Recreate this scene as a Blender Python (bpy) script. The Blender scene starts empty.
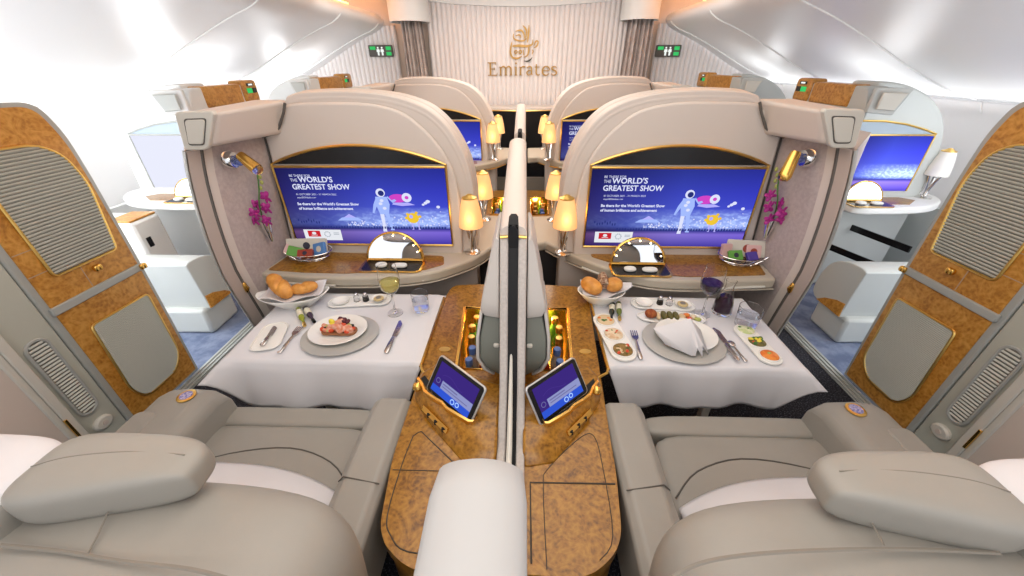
import bpy, bmesh, math, random
from mathutils import Vector, Matrix
random.seed(4)
PI = math.pi
scene = bpy.context.scene
C = scene.collection

# ------------------------------------------------------------------ camera
F = 373.367
DX = Vector((0.9995480, -0.0118570, -0.0276254))
DY = Vector((0.0297733, 0.5175977, 0.8551060))
DZ = Vector((-0.0041598, 0.8555420, -0.5177167))
CAM = Vector((0.026, 0.0, 1.42))
def at(u, v, X=None, Y=None, Z=None):
    r = Vector(((u - 512) / F, (288 - v) / F, 1))
    d = Vector((r.dot(DX), r.dot(DY), r.dot(DZ)))
    s = (X - CAM.x) / d.x if X is not None else (Y - CAM.y) / d.y if Y is not None else (Z - CAM.z) / d.z
    return CAM + d * s
cam_d = bpy.data.cameras.new('camera'); cam = bpy.data.objects.new('camera', cam_d); C.objects.link(cam)
cam_d.sensor_width = 36; cam_d.lens = F / 1024 * 36; cam_d.clip_start = 0.01
# camera axes in world: right, up, back (rows of the world->camera map are columns here)
right = Vector((DX.x, DY.x, DZ.x)); up = Vector((DX.y, DY.y, DZ.y)); fwd = Vector((DX.z, DY.z, DZ.z))
M = Matrix((right, up, -fwd)).transposed().to_4x4(); M.translation = CAM
cam.matrix_world = M
scene.camera = cam
scene.view_settings.view_transform = 'Standard'; scene.view_settings.look = 'None'
scene.view_settings.gamma = 1; scene.view_settings.use_curve_mapping = False
scene.view_settings.exposure = 0.06

# ------------------------------------------------------------------ materials
def mat(name, col, rough=.5, metal=0, emit=None, es=1, noise=None, bump=None, coat=0, trans=0, ior=1.45, alpha=1, sheen=0):
    m = bpy.data.materials.new(name); m.use_nodes = True
    nt = m.node_tree; b = nt.nodes['Principled BSDF']
    b.inputs['Base Color'].default_value = (*col, 1); b.inputs['Roughness'].default_value = rough
    b.inputs['Metallic'].default_value = metal; b.inputs['Coat Weight'].default_value = coat
    b.inputs['Coat Roughness'].default_value = .06
    b.inputs['Transmission Weight'].default_value = trans; b.inputs['IOR'].default_value = ior
    b.inputs['Alpha'].default_value = alpha; b.inputs['Sheen Weight'].default_value = sheen
    if emit: b.inputs['Emission Color'].default_value = (*emit, 1); b.inputs['Emission Strength'].default_value = es
    if noise:   # (scale, colour2, contrast lo, hi)
        tc = nt.nodes.new('ShaderNodeTexCoord'); n = nt.nodes.new('ShaderNodeTexNoise'); n.inputs['Scale'].default_value = noise[0]
        n.inputs['Detail'].default_value = 6; n.inputs['Roughness'].default_value = .6
        nt.links.new(tc.outputs['Object'], n.inputs['Vector'])
        r = nt.nodes.new('ShaderNodeValToRGB'); r.color_ramp.elements[0].position = noise[2]; r.color_ramp.elements[1].position = noise[3]
        r.color_ramp.elements[0].color = (*col, 1); r.color_ramp.elements[1].color = (*noise[1], 1)
        nt.links.new(n.outputs['Fac'], r.inputs['Fac']); nt.links.new(r.outputs['Color'], b.inputs['Base Color'])
    if bump:    # (scale, strength, distance)
        tc = nt.nodes.new('ShaderNodeTexCoord'); n = nt.nodes.new('ShaderNodeTexNoise'); n.inputs['Scale'].default_value = bump[0]
        n.inputs['Detail'].default_value = 4
        nt.links.new(tc.outputs['Object'], n.inputs['Vector'])
        bp = nt.nodes.new('ShaderNodeBump'); bp.inputs['Strength'].default_value = bump[1]; bp.inputs['Distance'].default_value = bump[2]
        nt.links.new(n.outputs['Fac'], bp.inputs['Height']); nt.links.new(bp.outputs['Normal'], b.inputs['Normal'])
    return m
def burlmat(name, a, b2, c3, sc=14, rough=.25):
    m = bpy.data.materials.new(name); m.use_nodes = True; nt = m.node_tree; b = nt.nodes['Principled BSDF']
    tc = nt.nodes.new('ShaderNodeTexCoord')
    n0 = nt.nodes.new('ShaderNodeTexNoise'); n0.inputs['Scale'].default_value = sc; n0.inputs['Detail'].default_value = 8
    n0.inputs['Distortion'].default_value = 2.2; n0.inputs['Roughness'].default_value = .68
    vo = nt.nodes.new('ShaderNodeTexVoronoi'); vo.inputs['Scale'].default_value = sc * 5
    nt.links.new(tc.outputs['Object'], n0.inputs['Vector'])
    nt.links.new(n0.outputs['Color'], vo.inputs['Vector'])
    nt.links.new(tc.outputs['Object'], vo.inputs['Vector'])
    mx = nt.nodes.new('ShaderNodeMath'); mx.operation = 'MULTIPLY_ADD'; mx.inputs[1].default_value = .25
    nt.links.new(vo.outputs['Distance'], mx.inputs[0]); nt.links.new(n0.outputs['Fac'], mx.inputs[2])
    r = nt.nodes.new('ShaderNodeValToRGB'); e = r.color_ramp.elements
    e[0].position = .42; e[0].color = (*a, 1); e[1].position = .78; e[1].color = (*c3, 1)
    k = e.new(.58); k.color = (*b2, 1)
    nt.links.new(mx.outputs[0], r.inputs['Fac']); nt.links.new(r.outputs['Color'], b.inputs['Base Color'])
    b.inputs['Roughness'].default_value = rough; b.inputs['Coat Weight'].default_value = .35; b.inputs['Coat Roughness'].default_value = .12; b.inputs['Specular IOR Level'].default_value = .35
    return m
m_burl = burlmat('burl veneer', (.12, .046, .004), (.25, .108, .009), (.38, .18, .022), 20, .28)
m_burl_d = burlmat('door burl veneer', (.30, .115, .014), (.46, .20, .028), (.60, .30, .06), 14, .4)
m_shell = mat('taupe plastic shell', (.60, .53, .475), .45, bump=(300, .05, .001))
m_shell2 = mat('light taupe trim', (.60, .58, .52), .4)
m_jamb = mat('taupe jamb', (.42, .35, .31), .5)
m_fab = mat('mottled taupe wall fabric', (.42, .35, .33), .9, noise=(60, (.50, .425, .40), .35, .65), bump=(400, .15, .001))
m_leather = mat('warm grey leather', (.295, .282, .253), .42, noise=(3, (.33, .315, .283), .3, .7), bump=(260, .12, .001))
m_leather_d = mat('grey leather side', (.22, .20, .17), .45, bump=(260, .12, .001))
m_desk = mat('desk edge moulding', (.47, .42, .34), .4)
m_gold = mat('polished gold', (.85, .52, .13), .22, 1)
m_goldl = mat('gold trim', (.83, .55, .16), .3, 1)
m_chrome = mat('chrome', (.78, .77, .75), .12, 1)
m_steel = mat('steel cutlery', (.55, .54, .54), .22, 1)
m_white = mat('white table linen', (.68, .68, .71), .85, bump=(35, .10, .004), sheen=.2)
m_whitel = mat('white cotton', (.70, .69, .71), .85, bump=(25, .12, .004))
m_china = mat('white china', (.84, .83, .79), .18, coat=.3)
m_charger = mat('grey charger', (.42, .41, .385), .3)
m_black = mat('black gloss', (.008, .008, .009), .25)
m_blackm = mat('black matte slot', (.004, .004, .005), .7)
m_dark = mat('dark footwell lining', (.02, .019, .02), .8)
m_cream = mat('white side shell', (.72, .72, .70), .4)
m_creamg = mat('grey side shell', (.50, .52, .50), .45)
m_gpanel = mat('grey green door post', (.46, .47, .41), .5)
m_gframe = mat('grey door frame', (.38, .39, .37), .4)
m_beige = mat('pinkish beige panel', (.60, .52, .46), .8, bump=(200, .1, .001))
m_carpet = mat('dark speckled carpet', (.012, .012, .018), .95, noise=(160, (.16, .16, .19), .52, .72), bump=(300, .6, .003))
m_aisle = mat('blue grey aisle carpet', (.10, .13, .22), .95, noise=(9, (.19, .23, .33), .4, .6), bump=(300, .5, .002))
m_lining = mat('white cabin lining', (.86, .855, .85), .38)
m_liningd = mat('seam line', (.55, .55, .56), .5)
m_warm = mat('warm ceiling panel', (.72, .60, .50), .5)
m_shade = mat('lamp shade lit', (.75, .52, .28), .7, emit=(1, .44, .12), es=.62)
m_shadew = mat('white lamp shade', (.85, .83, .78), .7)
m_bulb = mat('tiny bulb', (1, .9, .7), .5, emit=(1, .78, .45), es=6)
m_cove = mat('cove strip', (1, .7, .4), .5, emit=(1, .45, .13), es=4)
m_glass = mat('clear glass', (1, 1, 1), .02, trans=1, ior=1.3)
m_glassb = mat('blue crystal', (.25, .35, .9), .03, trans=.8, ior=1.45)
m_wine_w = mat('white wine', (.75, .68, .22), .05, trans=.75, ior=1.2)
m_wine_r = mat('red wine', (.03, .006, .03), .06)
m_water = mat('water', (.85, .9, .98), .03, trans=.95, ior=1.2)
m_mirror = mat('mirror', (.93, .94, .95), .02, 1)
m_crust = mat('bread crust', (.52, .20, .030), .45, noise=(22, (.75, .36, .08), .35, .65), bump=(60, .3, .003))
m_seed = mat('seeded crust', (.22, .10, .05), .8, noise=(70, (.55, .42, .30), .45, .6), bump=(100, .5, .003))
m_magenta = mat('orchid petals', (.30, .008, .16), .5, noise=(40, (.50, .04, .30), .35, .65))
m_green = mat('leaf green', (.06, .16, .03), .6)
m_lime = mat('pale bud green', (.42, .45, .12), .6)
m_louver = mat('louver slat grey', (.42, .42, .37), .5)
m_louvd = mat('louver backing', (.17, .165, .145), .7)
m_louver2 = mat('fine perforated mesh', (.50, .51, .46), .5)
m_blind = mat('side blue panel', (.30, .37, .44), .4)
m_tabs = mat('tablet silver rim', (.62, .62, .62), .3, .8)
m_ripple = mat('ribbed wall cream', (.76, .71, .69), .5)
m_curtain = mat('curtain taupe', (.48, .40, .37), .85, noise=(12, (.62, .55, .51), .35, .65))
m_logo = mat('logo gold', (.42, .25, .07), .4, .35)
m_logod = mat('logo dark', (.05, .05, .03), .4)
m_groove = mat('seam dark', (.06, .045, .03), .7)
m_grooveg = mat('seam grey', (.10, .09, .08), .7)
def em(name, col, s=1):
    m = bpy.data.materials.new(name); m.use_nodes = True; nt = m.node_tree; nt.nodes.clear()
    o = nt.nodes.new('ShaderNodeOutputMaterial'); e = nt.nodes.new('ShaderNodeEmission')
    e.inputs['Color'].default_value = (*col, 1); e.inputs['Strength'].default_value = s
    nt.links.new(e.outputs[0], o.inputs[0]); return m
e_white = em('screen white', (.75, .78, 1), .95); e_pink = em('screen pink', (.62, .06, .55), 1); e_red = em('screen red', (.62, .02, .03), .9)
e_lil = em('screen lilac', (.45, .42, .95), 1); e_yel = em('screen yellow', (.85, .55, .04), 1); e_navy = em('screen navy', (.02, .03, .18), 1)
e_cyan = em('screen pale blue', (.36, .48, .95), 1); e_blue = em('screen mid blue', (.03, .09, .62), 1); e_card = em('screen card white', (.85, .87, .92), .9)
e_grey = em('screen card grey', (.5, .55, .62), .8); e_green = em('sign green', (.05, .55, .14), 1); e_sig = em('sign white', (.9, .95, .9), 1)
e_ipad = em('tablet violet', (.045, .022, .20), 1); e_ipadc = em('tablet light card', (.30, .33, .62), .9)
def screenmat(name, k_s=1.0):
    m = bpy.data.materials.new(name); m.use_nodes = True; nt = m.node_tree; nt.nodes.clear()
    o = nt.nodes.new('ShaderNodeOutputMaterial'); e = nt.nodes.new('ShaderNodeEmission'); g = nt.nodes.new('ShaderNodeTexCoord')
    sp = nt.nodes.new('ShaderNodeSeparateXYZ'); nt.links.new(g.outputs['Generated'], sp.inputs[0])
    r = nt.nodes.new('ShaderNodeValToRGB'); el = r.color_ramp.elements
    el[0].position = 0; el[0].color = (.05, .035, .30, 1); el[1].position = 1; el[1].color = (.022, .028, .24, 1)
    for p, c in ((.17, (.20, .13, .55)), (.22, (.03, .03, .22)), (.28, (.06, .09, .55)), (.42, (.06, .075, .52)), (.7, (.038, .045, .42))):
        k = el.new(p); k.color = (*c, 1)
    nt.links.new(sp.outputs['Z'], r.inputs['Fac'])
    # brightness rises to the right
    r2 = nt.nodes.new('ShaderNodeValToRGB'); e2 = r2.color_ramp.elements
    e2[0].position = 0; e2[0].color = (.60, .42, .32, 1); e2[1].position = 1; e2[1].color = (1.0, 1.0, 1.2, 1)
    k = e2.new(.55); k.color = (1.15, 1.3, 1.15, 1)
    nt.links.new(sp.outputs['X'], r2.inputs['Fac'])
    mx = nt.nodes.new('ShaderNodeMix'); mx.data_type = 'RGBA'; mx.blend_type = 'MULTIPLY'; mx.inputs['Factor'].default_value = 1
    nt.links.new(r.outputs['Color'], mx.inputs['A']); nt.links.new(r2.outputs['Color'], mx.inputs['B'])
    # sparkling city lights: voronoi dots masked by height
    vo = nt.nodes.new('ShaderNodeTexNoise'); vo.inputs['Scale'].default_value = 26; vo.inputs['Detail'].default_value = 8
    nt.links.new(g.outputs['Generated'], vo.inputs['Vector'])
    rr = nt.nodes.new('ShaderNodeValToRGB'); rr.color_ramp.elements[0].position = .46; rr.color_ramp.elements[1].position = .64
    nt.links.new(vo.outputs['Fac'], rr.inputs['Fac'])
    rz = nt.nodes.new('ShaderNodeValToRGB'); ez = rz.color_ramp.elements
    ez[0].position = .22; ez[0].color = (0, 0, 0, 1); ez[1].position = .52; ez[1].color = (0, 0, 0, 1)
    k = ez.new(.30); k.color = (1, 1, 1, 1)
    nt.links.new(sp.outputs['Z'], rz.inputs['Fac'])
    rx = nt.nodes.new('ShaderNodeValToRGB'); ex = rx.color_ramp.elements
    ex[0].position = .25; ex[0].color = (.05, .05, .05, 1); ex[1].position = .75; ex[1].color = (1, 1, 1, 1)
    nt.links.new(sp.outputs['X'], rx.inputs['Fac'])
    mm = nt.nodes.new('ShaderNodeMath'); mm.operation = 'MULTIPLY'; nt.links.new(rr.outputs['Color'], mm.inputs[0]); nt.links.new(rz.outputs['Color'], mm.inputs[1])
    m3 = nt.nodes.new('ShaderNodeMath'); m3.operation = 'MULTIPLY'; nt.links.new(mm.outputs[0], m3.inputs[0]); nt.links.new(rx.outputs['Color'], m3.inputs[1])
    glow = nt.nodes.new('ShaderNodeMath'); glow.operation = 'MULTIPLY_ADD'; nt.links.new(rz.outputs['Color'], glow.inputs[0]); nt.links.new(rx.outputs['Color'], glow.inputs[1]); glow.inputs[2].default_value = 0
    gm = nt.nodes.new('ShaderNodeMath'); gm.operation = 'MULTIPLY_ADD'; nt.links.new(glow.outputs[0], gm.inputs[0]); gm.inputs[1].default_value = .8; nt.links.new(m3.outputs[0], gm.inputs[2])
    gm.use_clamp = True
    m2 = nt.nodes.new('ShaderNodeMix'); m2.data_type = 'RGBA'; nt.links.new(gm.outputs[0], m2.inputs['Factor'])
    nt.links.new(mx.outputs['Result'], m2.inputs['A']); m2.inputs['B'].default_value = (.42, .55, 1, 1)
    nt.links.new(m2.outputs['Result'], e.inputs['Color']); e.inputs['Strength'].default_value = k_s
    nt.links.new(e.outputs[0], o.inputs[0]); return m
m_screen = screenmat('entertainment screen picture')
m_sidescr = screenmat('window suite screen picture', 2.0); m_sidescrL = em('overexposed screen', (.80, .82, .95), 1)

# ------------------------------------------------------------------ mesh helpers
def B(): return bmesh.new()
def obj(name, bm, m, parent=None, bev=0, seg=2, smooth=35, world=True, sub=0):
    bmesh.ops.recalc_face_normals(bm, faces=bm.faces)
    me = bpy.data.meshes.new(name); bm.to_mesh(me); bm.free()
    for mm in (m if isinstance(m, (list, tuple)) else [m]): me.materials.append(mm)
    if smooth:
        me.polygons.foreach_set('use_smooth', [True] * len(me.polygons))
        me.set_sharp_from_angle(angle=math.radians(smooth))
    o = bpy.data.objects.new(name, me); C.objects.link(o)
    if parent:
        o.parent = parent
        if world: o.matrix_parent_inverse = parent.matrix_basis.inverted() if parent.parent is None else (parent.parent.matrix_basis @ parent.matrix_parent_inverse @ parent.matrix_basis).inverted()
    if sub:
        md = o.modifiers.new('sub', 'SUBSURF'); md.levels = sub; md.render_levels = sub
    if bev:
        md = o.modifiers.new('bevel', 'BEVEL'); md.width = bev; md.segments = seg; md.limit_method = 'ANGLE'; md.angle_limit = .6
        md.harden_normals = False
    return o
def thing(name, label, cat, loc=(0, 0, 0), rotz=0, group=None):
    o = bpy.data.objects.new(name, None); C.objects.link(o); o.location = loc; o.rotation_euler = (0, 0, rotz)
    o.empty_display_size = .05
    o['label'] = label; o['category'] = cat
    if group: o['group'] = group
    return o
def tag(o, label, cat, group=None):
    o['label'] = label; o['category'] = cat
    if group: o['group'] = group
    return o
def struct(name, bm, m, **k):
    o = obj(name, bm, m, **k); o['kind'] = 'structure'; return o
def bx(bm, x0, x1, y0, y1, z0, z1, mi=0, M=None):
    v = [bm.verts.new(Vector((x, y, z)) if M is None else M @ Vector((x, y, z))) for z in (z0, z1) for y in (y0, y1) for x in (x0, x1)]
    for f in ((0, 1, 3, 2), (4, 6, 7, 5), (0, 4, 5, 1), (2, 3, 7, 6), (0, 2, 6, 4), (1, 5, 7, 3)):
        fc = bm.faces.new([v[i] for i in f]); fc.material_index = mi
    return v
def prism(bm, pts, ax, a, b, mi=0, M=None):
    def mk(p, t):
        q = Vector((p[0], p[1], t)) if ax == 'z' else Vector((p[0], t, p[1])) if ax == 'y' else Vector((t, p[0], p[1]))
        return M @ q if M is not None else q
    lo = [bm.verts.new(mk(p, a)) for p in pts]; hi = [bm.verts.new(mk(p, b)) for p in pts]
    n = len(pts)
    f = bm.faces.new(lo); f.material_index = mi; f = bm.faces.new(hi[::-1]); f.material_index = mi
    for i in range(n):
        f = bm.faces.new((lo[i], lo[(i + 1) % n], hi[(i + 1) % n], hi[i])); f.material_index = mi
def poly(bm, pts, mi=0):
    f = bm.faces.new([bm.verts.new(Vector(p)) for p in pts]); f.material_index = mi
def plate_hole(bm, outer, inner, z0, z1):
    eds = []
    for loop in (outer, inner):
        vs = [bm.verts.new((p[0], p[1], z0)) for p in loop]
        eds += [bm.edges.new((vs[i], vs[(i + 1) % len(vs)])) for i in range(len(vs))]
    r = bmesh.ops.triangle_fill(bm, use_beauty=True, edges=eds)
    fs = [g for g in r['geom'] if isinstance(g, bmesh.types.BMFace)]
    e = bmesh.ops.extrude_face_region(bm, geom=fs)
    bmesh.ops.translate(bm, verts=[g for g in e['geom'] if isinstance(g, bmesh.types.BMVert)], vec=(0, 0, z1 - z0))
def lathe(bm, prof, n=28, c=(0, 0, 0), mi=0, sx=1, sy=1, M=None, close=False):
    rings = []
    for r, z in prof:
        if r < 1e-6:
            p = Vector((c[0], c[1], c[2] + z)); rings.append([bm.verts.new(M @ p if M is not None else p)])
        else:
            ring = []
            for i in range(n):
                a = 2 * PI * i / n; p = Vector((c[0] + sx * r * math.cos(a), c[1] + sy * r * math.sin(a), c[2] + z))
                ring.append(bm.verts.new(M @ p if M is not None else p))
            rings.append(ring)
    for A, D in zip(rings, rings[1:]):
        if len(A) == 1 and len(D) == 1: continue
        for i in range(n):
            j = (i + 1) % n
            if len(A) == 1: f = bm.faces.new((A[0], D[i], D[j]))
            elif len(D) == 1: f = bm.faces.new((A[i], A[j], D[0]))
            else: f = bm.faces.new((A[i], A[j], D[j], D[i]))
            f.material_index = mi
def tube(bm, pts, r, n=8, closed=False, mi=0, flat=None):
    pts = [Vector(p) for p in pts]; N = len(pts); rings = []
    rs = r if isinstance(r, (list, tuple)) else [r] * N
    prev = None
    for i, p in enumerate(pts):
        a = pts[(i - 1) % N] if (closed or i > 0) else p; b = pts[(i + 1) % N] if (closed or i < N - 1) else p
        t = (b - a).normalized()
        if prev is None:
            h = Vector((0, 0, 1)) if abs(t.z) < .9 else Vector((1, 0, 0)); u = t.cross(h).normalized()
        else:
            u = (prev - t * prev.dot(t)).normalized()
        prev = u; w = t.cross(u)
        rings.append([bm.verts.new(p + (u * math.cos(2 * PI * k / n) + w * math.sin(2 * PI * k / n) * (flat or 1)) * rs[i]) for k in range(n)])
    m = N if closed else N - 1
    for i in range(m):
        A, D = rings[i], rings[(i + 1) % N]
        for k in range(n):
            f = bm.faces.new((A[k], A[(k + 1) % n], D[(k + 1) % n], D[k])); f.material_index = mi
    if not closed:
        for R_ in (rings[0], rings[-1]):
            f = bm.faces.new(R_); f.material_index = mi
def sell(bm, c, rad, e=2.0, n=10, R=None, fn=None, mi=0):
    """superellipsoid; e=2 ball, 4..8 padded box"""
    t = bmesh.new(); bmesh.ops.create_cube(t, size=2)
    bmesh.ops.subdivide_edges(t, edges=t.edges[:], cuts=n, use_grid_fill=True)
    vm = {}
    for v in t.verts:
        p = v.co; k = (abs(p.x) ** e + abs(p.y) ** e + abs(p.z) ** e) ** (1 / e); q = p / k
        q = Vector((q.x * rad[0], q.y * rad[1], q.z * rad[2]))
        if fn: q = fn(q)
        if R is not None: q = R @ q
        vm[v.index] = bm.verts.new(q + Vector(c))
    for f in t.faces:
        g = bm.faces.new([vm[v.index] for v in f.verts]); g.material_index = mi
    t.free()
def surf(bm, fn, nu, nv, mi=0):
    g = [[bm.verts.new(Vector(fn(i / nu, j / nv))) for j in range(nv + 1)] for i in range(nu + 1)]
    for i in range(nu):
        for j in range(nv):
            f = bm.faces.new((g[i][j], g[i + 1][j], g[i + 1][j + 1], g[i][j + 1])); f.material_index = mi
def loft(bm, loops, cap=True, mi=0):
    R_ = [[bm.verts.new(Vector(p)) for p in l] for l in loops]; n = len(R_[0])
    for a, b in zip(R_, R_[1:]):
        for i in range(n):
            f = bm.faces.new((a[i], a[(i + 1) % n], b[(i + 1) % n], b[i])); f.material_index = mi
    if cap:
        bm.faces.new(R_[0]).material_index = mi; bm.faces.new(R_[-1][::-1]).material_index = mi
def smoothpath(pts, k=4, closed=False):
    pts = [Vector(p) for p in pts]; N = len(pts); out = []
    for i in range(N if closed else N - 1):
        p0 = pts[(i - 1) % N] if closed or i > 0 else pts[0]; p1 = pts[i]; p2 = pts[(i + 1) % N]; p3 = pts[(i + 2) % N] if closed or i < N - 2 else pts[-1]
        for j in range(k):
            t = j / k
            out.append(.5 * ((2 * p1) + (p2 - p0) * t + (2 * p0 - 5 * p1 + 4 * p2 - p3) * t * t + (3 * p1 - p0 - 3 * p2 + p3) * t ** 3))
    if not closed: out.append(pts[-1])
    return out
def rrect(x0, x1, y0, y1, r, k=5):
    out = []
    for cx, cy, a0 in ((x1 - r, y1 - r, 0), (x0 + r, y1 - r, 90), (x0 + r, y0 + r, 180), (x1 - r, y0 + r, 270)):
        for i in range(k + 1):
            a = math.radians(a0 + 90 * i / k); out.append((cx + r * math.cos(a), cy + r * math.sin(a)))
    return out
def rpoly(pts, r, k=4):
    """round the corners of a 2-D polygon"""
    out = []; n = len(pts)
    for i in range(n):
        p = Vector(pts[i][:2]); a = Vector(pts[i - 1][:2]) - p; b = Vector(pts[(i + 1) % n][:2]) - p
        rr = min((r[i] if isinstance(r, (list, tuple)) else r), a.length * .45, b.length * .45)
        s = p + a.normalized() * rr; e = p + b.normalized() * rr
        for j in range(k + 1):
            t = j / k; q = s * (1 - t) ** 2 + p * 2 * t * (1 - t) + e * t * t; out.append((q.x, q.y))
    return out
def text_into(bm, s, size, M4, mi, bold=0, shear=0):
    cu = bpy.data.curves.new('t', 'FONT'); cu.body = s; cu.size = size; cu.offset = bold; cu.shear = shear; cu.resolution_u = 3
    ob = bpy.data.objects.new('t', cu); C.objects.link(ob); bpy.context.view_layer.update()
    dg = bpy.context.evaluated_depsgraph_get(); me = bpy.data.meshes.new_from_object(ob.evaluated_get(dg)); me.transform(M4)
    n0 = len(bm.faces); bm.from_mesh(me); bm.faces.ensure_lookup_table()
    for f in bm.faces[n0:]: f.material_index = mi
    bpy.data.objects.remove(ob); bpy.data.curves.remove(cu); bpy.data.meshes.remove(me)
side = {-1: 'left', 1: 'right'}

# ================================================================== SETTING
b = B(); poly(b, [(-1.71, -1, 0), (1.71, -1, 0), (1.71, 6, 0), (-1.71, 6, 0)]); struct('floor', b, m_carpet)
for s in (-1, 1):
    b = B(); bx(b, s * 1.71, s * 3.3, -1, 6, -.02, -.001); struct('floor', b, m_aisle)
    b = B()
    for dx in (0, .022, .044): bx(b, s * (1.66 + dx) - .006, s * (1.66 + dx) + .006, .0, 3.2, 0, .012)
    bx(b, s * 1.65, s * 1.72, 0, 3.2, 0, .004)
    struct('trim_%d' % (1 if s < 0 else 2), b, m_gframe)
# cabin lining cross-section
prof = [(3.0, 0), (3.02, .6), (3.0, 1.0), (2.96, 1.16), (2.93, 1.20), (2.72, 1.26), (2.45, 1.38), (2.22, 1.50), (2.02, 1.60), (1.84, 1.68), (1.70, 1.735),
        (1.62, 1.80), (1.64, 1.87), (1.78, 1.93), (2.0, 1.97), (2.25, 2.0)]
for s in (-1, 1):
    b = B(); pp = smoothpath([(s * x, 0, z) for x, z in prof], 3)
    ys = [-1.0 + i * .5 for i in range(13)] + [5.24]
    surf(b, lambda u, v: (pp[round(u * (len(pp) - 1))][0], ys[round(v * (len(ys) - 1))], pp[round(u * (len(pp) - 1))][2]), len(pp) - 1, len(ys) - 1)
    struct('wall_' + side[s], b, m_lining, smooth=80)
    b = B(); cv = smoothpath([(s * 2.25, 0, 2.0), (s * 2.2, 0, 2.12), (s * 1.95, 0, 2.2), (s * 1.55, 0, 2.16), (s * 1.25, 0, 2.06), (s * .95, 0, 2.12), (0, 0, 2.2)], 4)
    surf(b, lambda u, v: (cv[round(u * (len(cv) - 1))][0], -1 + 6.24 * v, cv[round(u * (len(cv) - 1))][2]), len(cv) - 1, 6)
    struct('ceiling', b, m_warm, smooth=80)
    b = B(); bx(b, s * 2.0 - .03, s * 2.0 + .03, -.5, 5.2, 1.985, 2.0); o = struct('trim_%d' % (3 if s < 0 else 4), b, m_cove)
    # panel joints of the lining
    b = B()
    for y in (1.45, 2.75, 3.9, 4.9):
        tube(b, [(p[0] + s * -.004, y + (.25 * (p[2] - 1.2)), p[2] - .003) for p in pp if 1.1 < p[2] < 1.8], .005, 5)
    struct('trim_%d' % (5 if s < 0 else 6), b, m_lining)
    b = B(); tube(b, [(s * 2.92, -.5, 1.205), (s * 2.92, 5.2, 1.205)], .010, 6); struct('trim_%d' % (7 if s < 0 else 8), b, m_liningd)
# front bulkhead, ribbed
def ribs(b, x0, x1, y, z0, z1f, pitch=.056, dep=.022):
    n = int(round((x1 - x0) / pitch)); pitch = (x1 - x0) / n; K = 6
    def fn(u, v):
        x = x0 + (x1 - x0) * u; ph = (u * n) % 1
        return (x, y - dep * abs(math.sin(PI * ph)) ** .7, z0 + (z1f(x) - z0) * v)
    surf(b, fn, n * K, 2)
b = B(); ribs(b, -1.10, 1.50 - .3, 5.2, 0, lambda x: 1.99 + .05 * abs(x)); struct('wall_front', b, m_ripple, smooth=60)
b = B()
for s, x0, x1 in ((-1, -3.0, -1.5), (1, 1.55, 3.0)): ribs(b, x0, x1, 5.28, 0, lambda x: 1.79)
struct('wall_front', b, m_ripple, smooth=60)
b = B(); bx(b, -3.1, 3.1, 5.32, 5.36, 0, 2.4); struct('wall_front', b, m_warm)
b = B(); prism(b, [(-1.12, 2.3), (1.22, 2.3), (1.22, 2.02), (.8, 1.975), (.4, 1.955), (0, 1.945), (-.4, 1.955), (-.8, 1.975), (-1.12, 2.01)], 'y', 5.14, 5.2)
bx(b, .02, .024, 5.135, 5.14, 1.95, 2.3)
struct('trim_9', b, m_cream)
# logo: calligraphic emblem and word
def ribbon(b, pts, ws, y=5.165, t=.012):
    P = smoothpath([(p[0], 0, p[1]) for p in pts], 4); n = len(P)
    L, R_ = [], []
    for i, p in enumerate(P):
        a = P[max(i - 1, 0)]; c = P[min(i + 1, n - 1)]; d = (c - a).normalized(); nn = Vector((-d.z, 0, d.x))
        f = i / (n - 1) * (len(ws) - 1); k = min(int(f), len(ws) - 2); w = ws[k] + (ws[k + 1] - ws[k]) * (f - k)
        L.append(p + nn * w / 2); R_.append(p - nn * w / 2)
    for i in range(n - 1):
        q = [L[i], L[i + 1], R_[i + 1], R_[i]]
        fr = [b.verts.new((v.x, y, v.z)) for v in q]; bk = [b.verts.new((v.x, y + t, v.z)) for v in q]
        b.faces.new(fr); b.faces.new(bk[::-1])
        for j in range(4): b.faces.new((fr[j], fr[(j + 1) % 4], bk[(j + 1) % 4], bk[j]))
LX = lambda px: (at(480 + px / 8.465, 50, Y=5.18)).x
LZ = lambda py: (at(523, 16 + py / 8.465, Y=5.18)).z
logo = thing('wall_logo', 'gold calligraphy emblem and lettering on the ribbed front bulkhead', 'logo', (0, 5.17, 1.25))
b = B()
def rb(pts, ws): ribbon(b, [(LX(x), LZ(y)) for x, y in pts], [w / 8.465 / 87 * 1.05 for w in ws])
rb([(412, 78), (410, 130), (405, 190), (400, 225)], [4, 16, 14, 5]); rb([(360, 80), (385, 110), (392, 150), (380, 200)], [3, 14, 10, 4])
rb([(300, 130), (345, 122), (370, 150), (375, 190)], [4, 14, 11, 5]); rb([(285, 150), (285, 185), (310, 205), (365, 210), (395, 190)], [4, 10, 11, 11, 4])
rb([(300, 168), (335, 160), (345, 185)], [4, 11, 5]); rb([(275, 255), (330, 252), (395, 256), (440, 240), (445, 200)], [10, 20, 17, 12, 4])
rb([(455, 255), (470, 215), (490, 220), (480, 255), (455, 270)], [4, 11, 12, 12, 3]); rb([(272, 215), (262, 260), (258, 310), (275, 350), (320, 358), (355, 340)], [3, 12, 13, 15, 15, 4])
rb([(412, 265), (412, 300), (400, 335), (370, 350)], [12, 15, 11, 4]); rb([(290, 300), (305, 290), (315, 305), (300, 318), (290, 300)], [7, 9, 9, 9, 7])
rb([(328, 300), (343, 290), (353, 305), (338, 318), (328, 300)], [7, 9, 9, 9, 7]); rb([(440, 285), (450, 300), (440, 325)], [3, 11, 3]); rb([(368, 285), (372, 330)], [6, 9])
obj('emblem', b, m_logo, logo, smooth=0)
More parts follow.
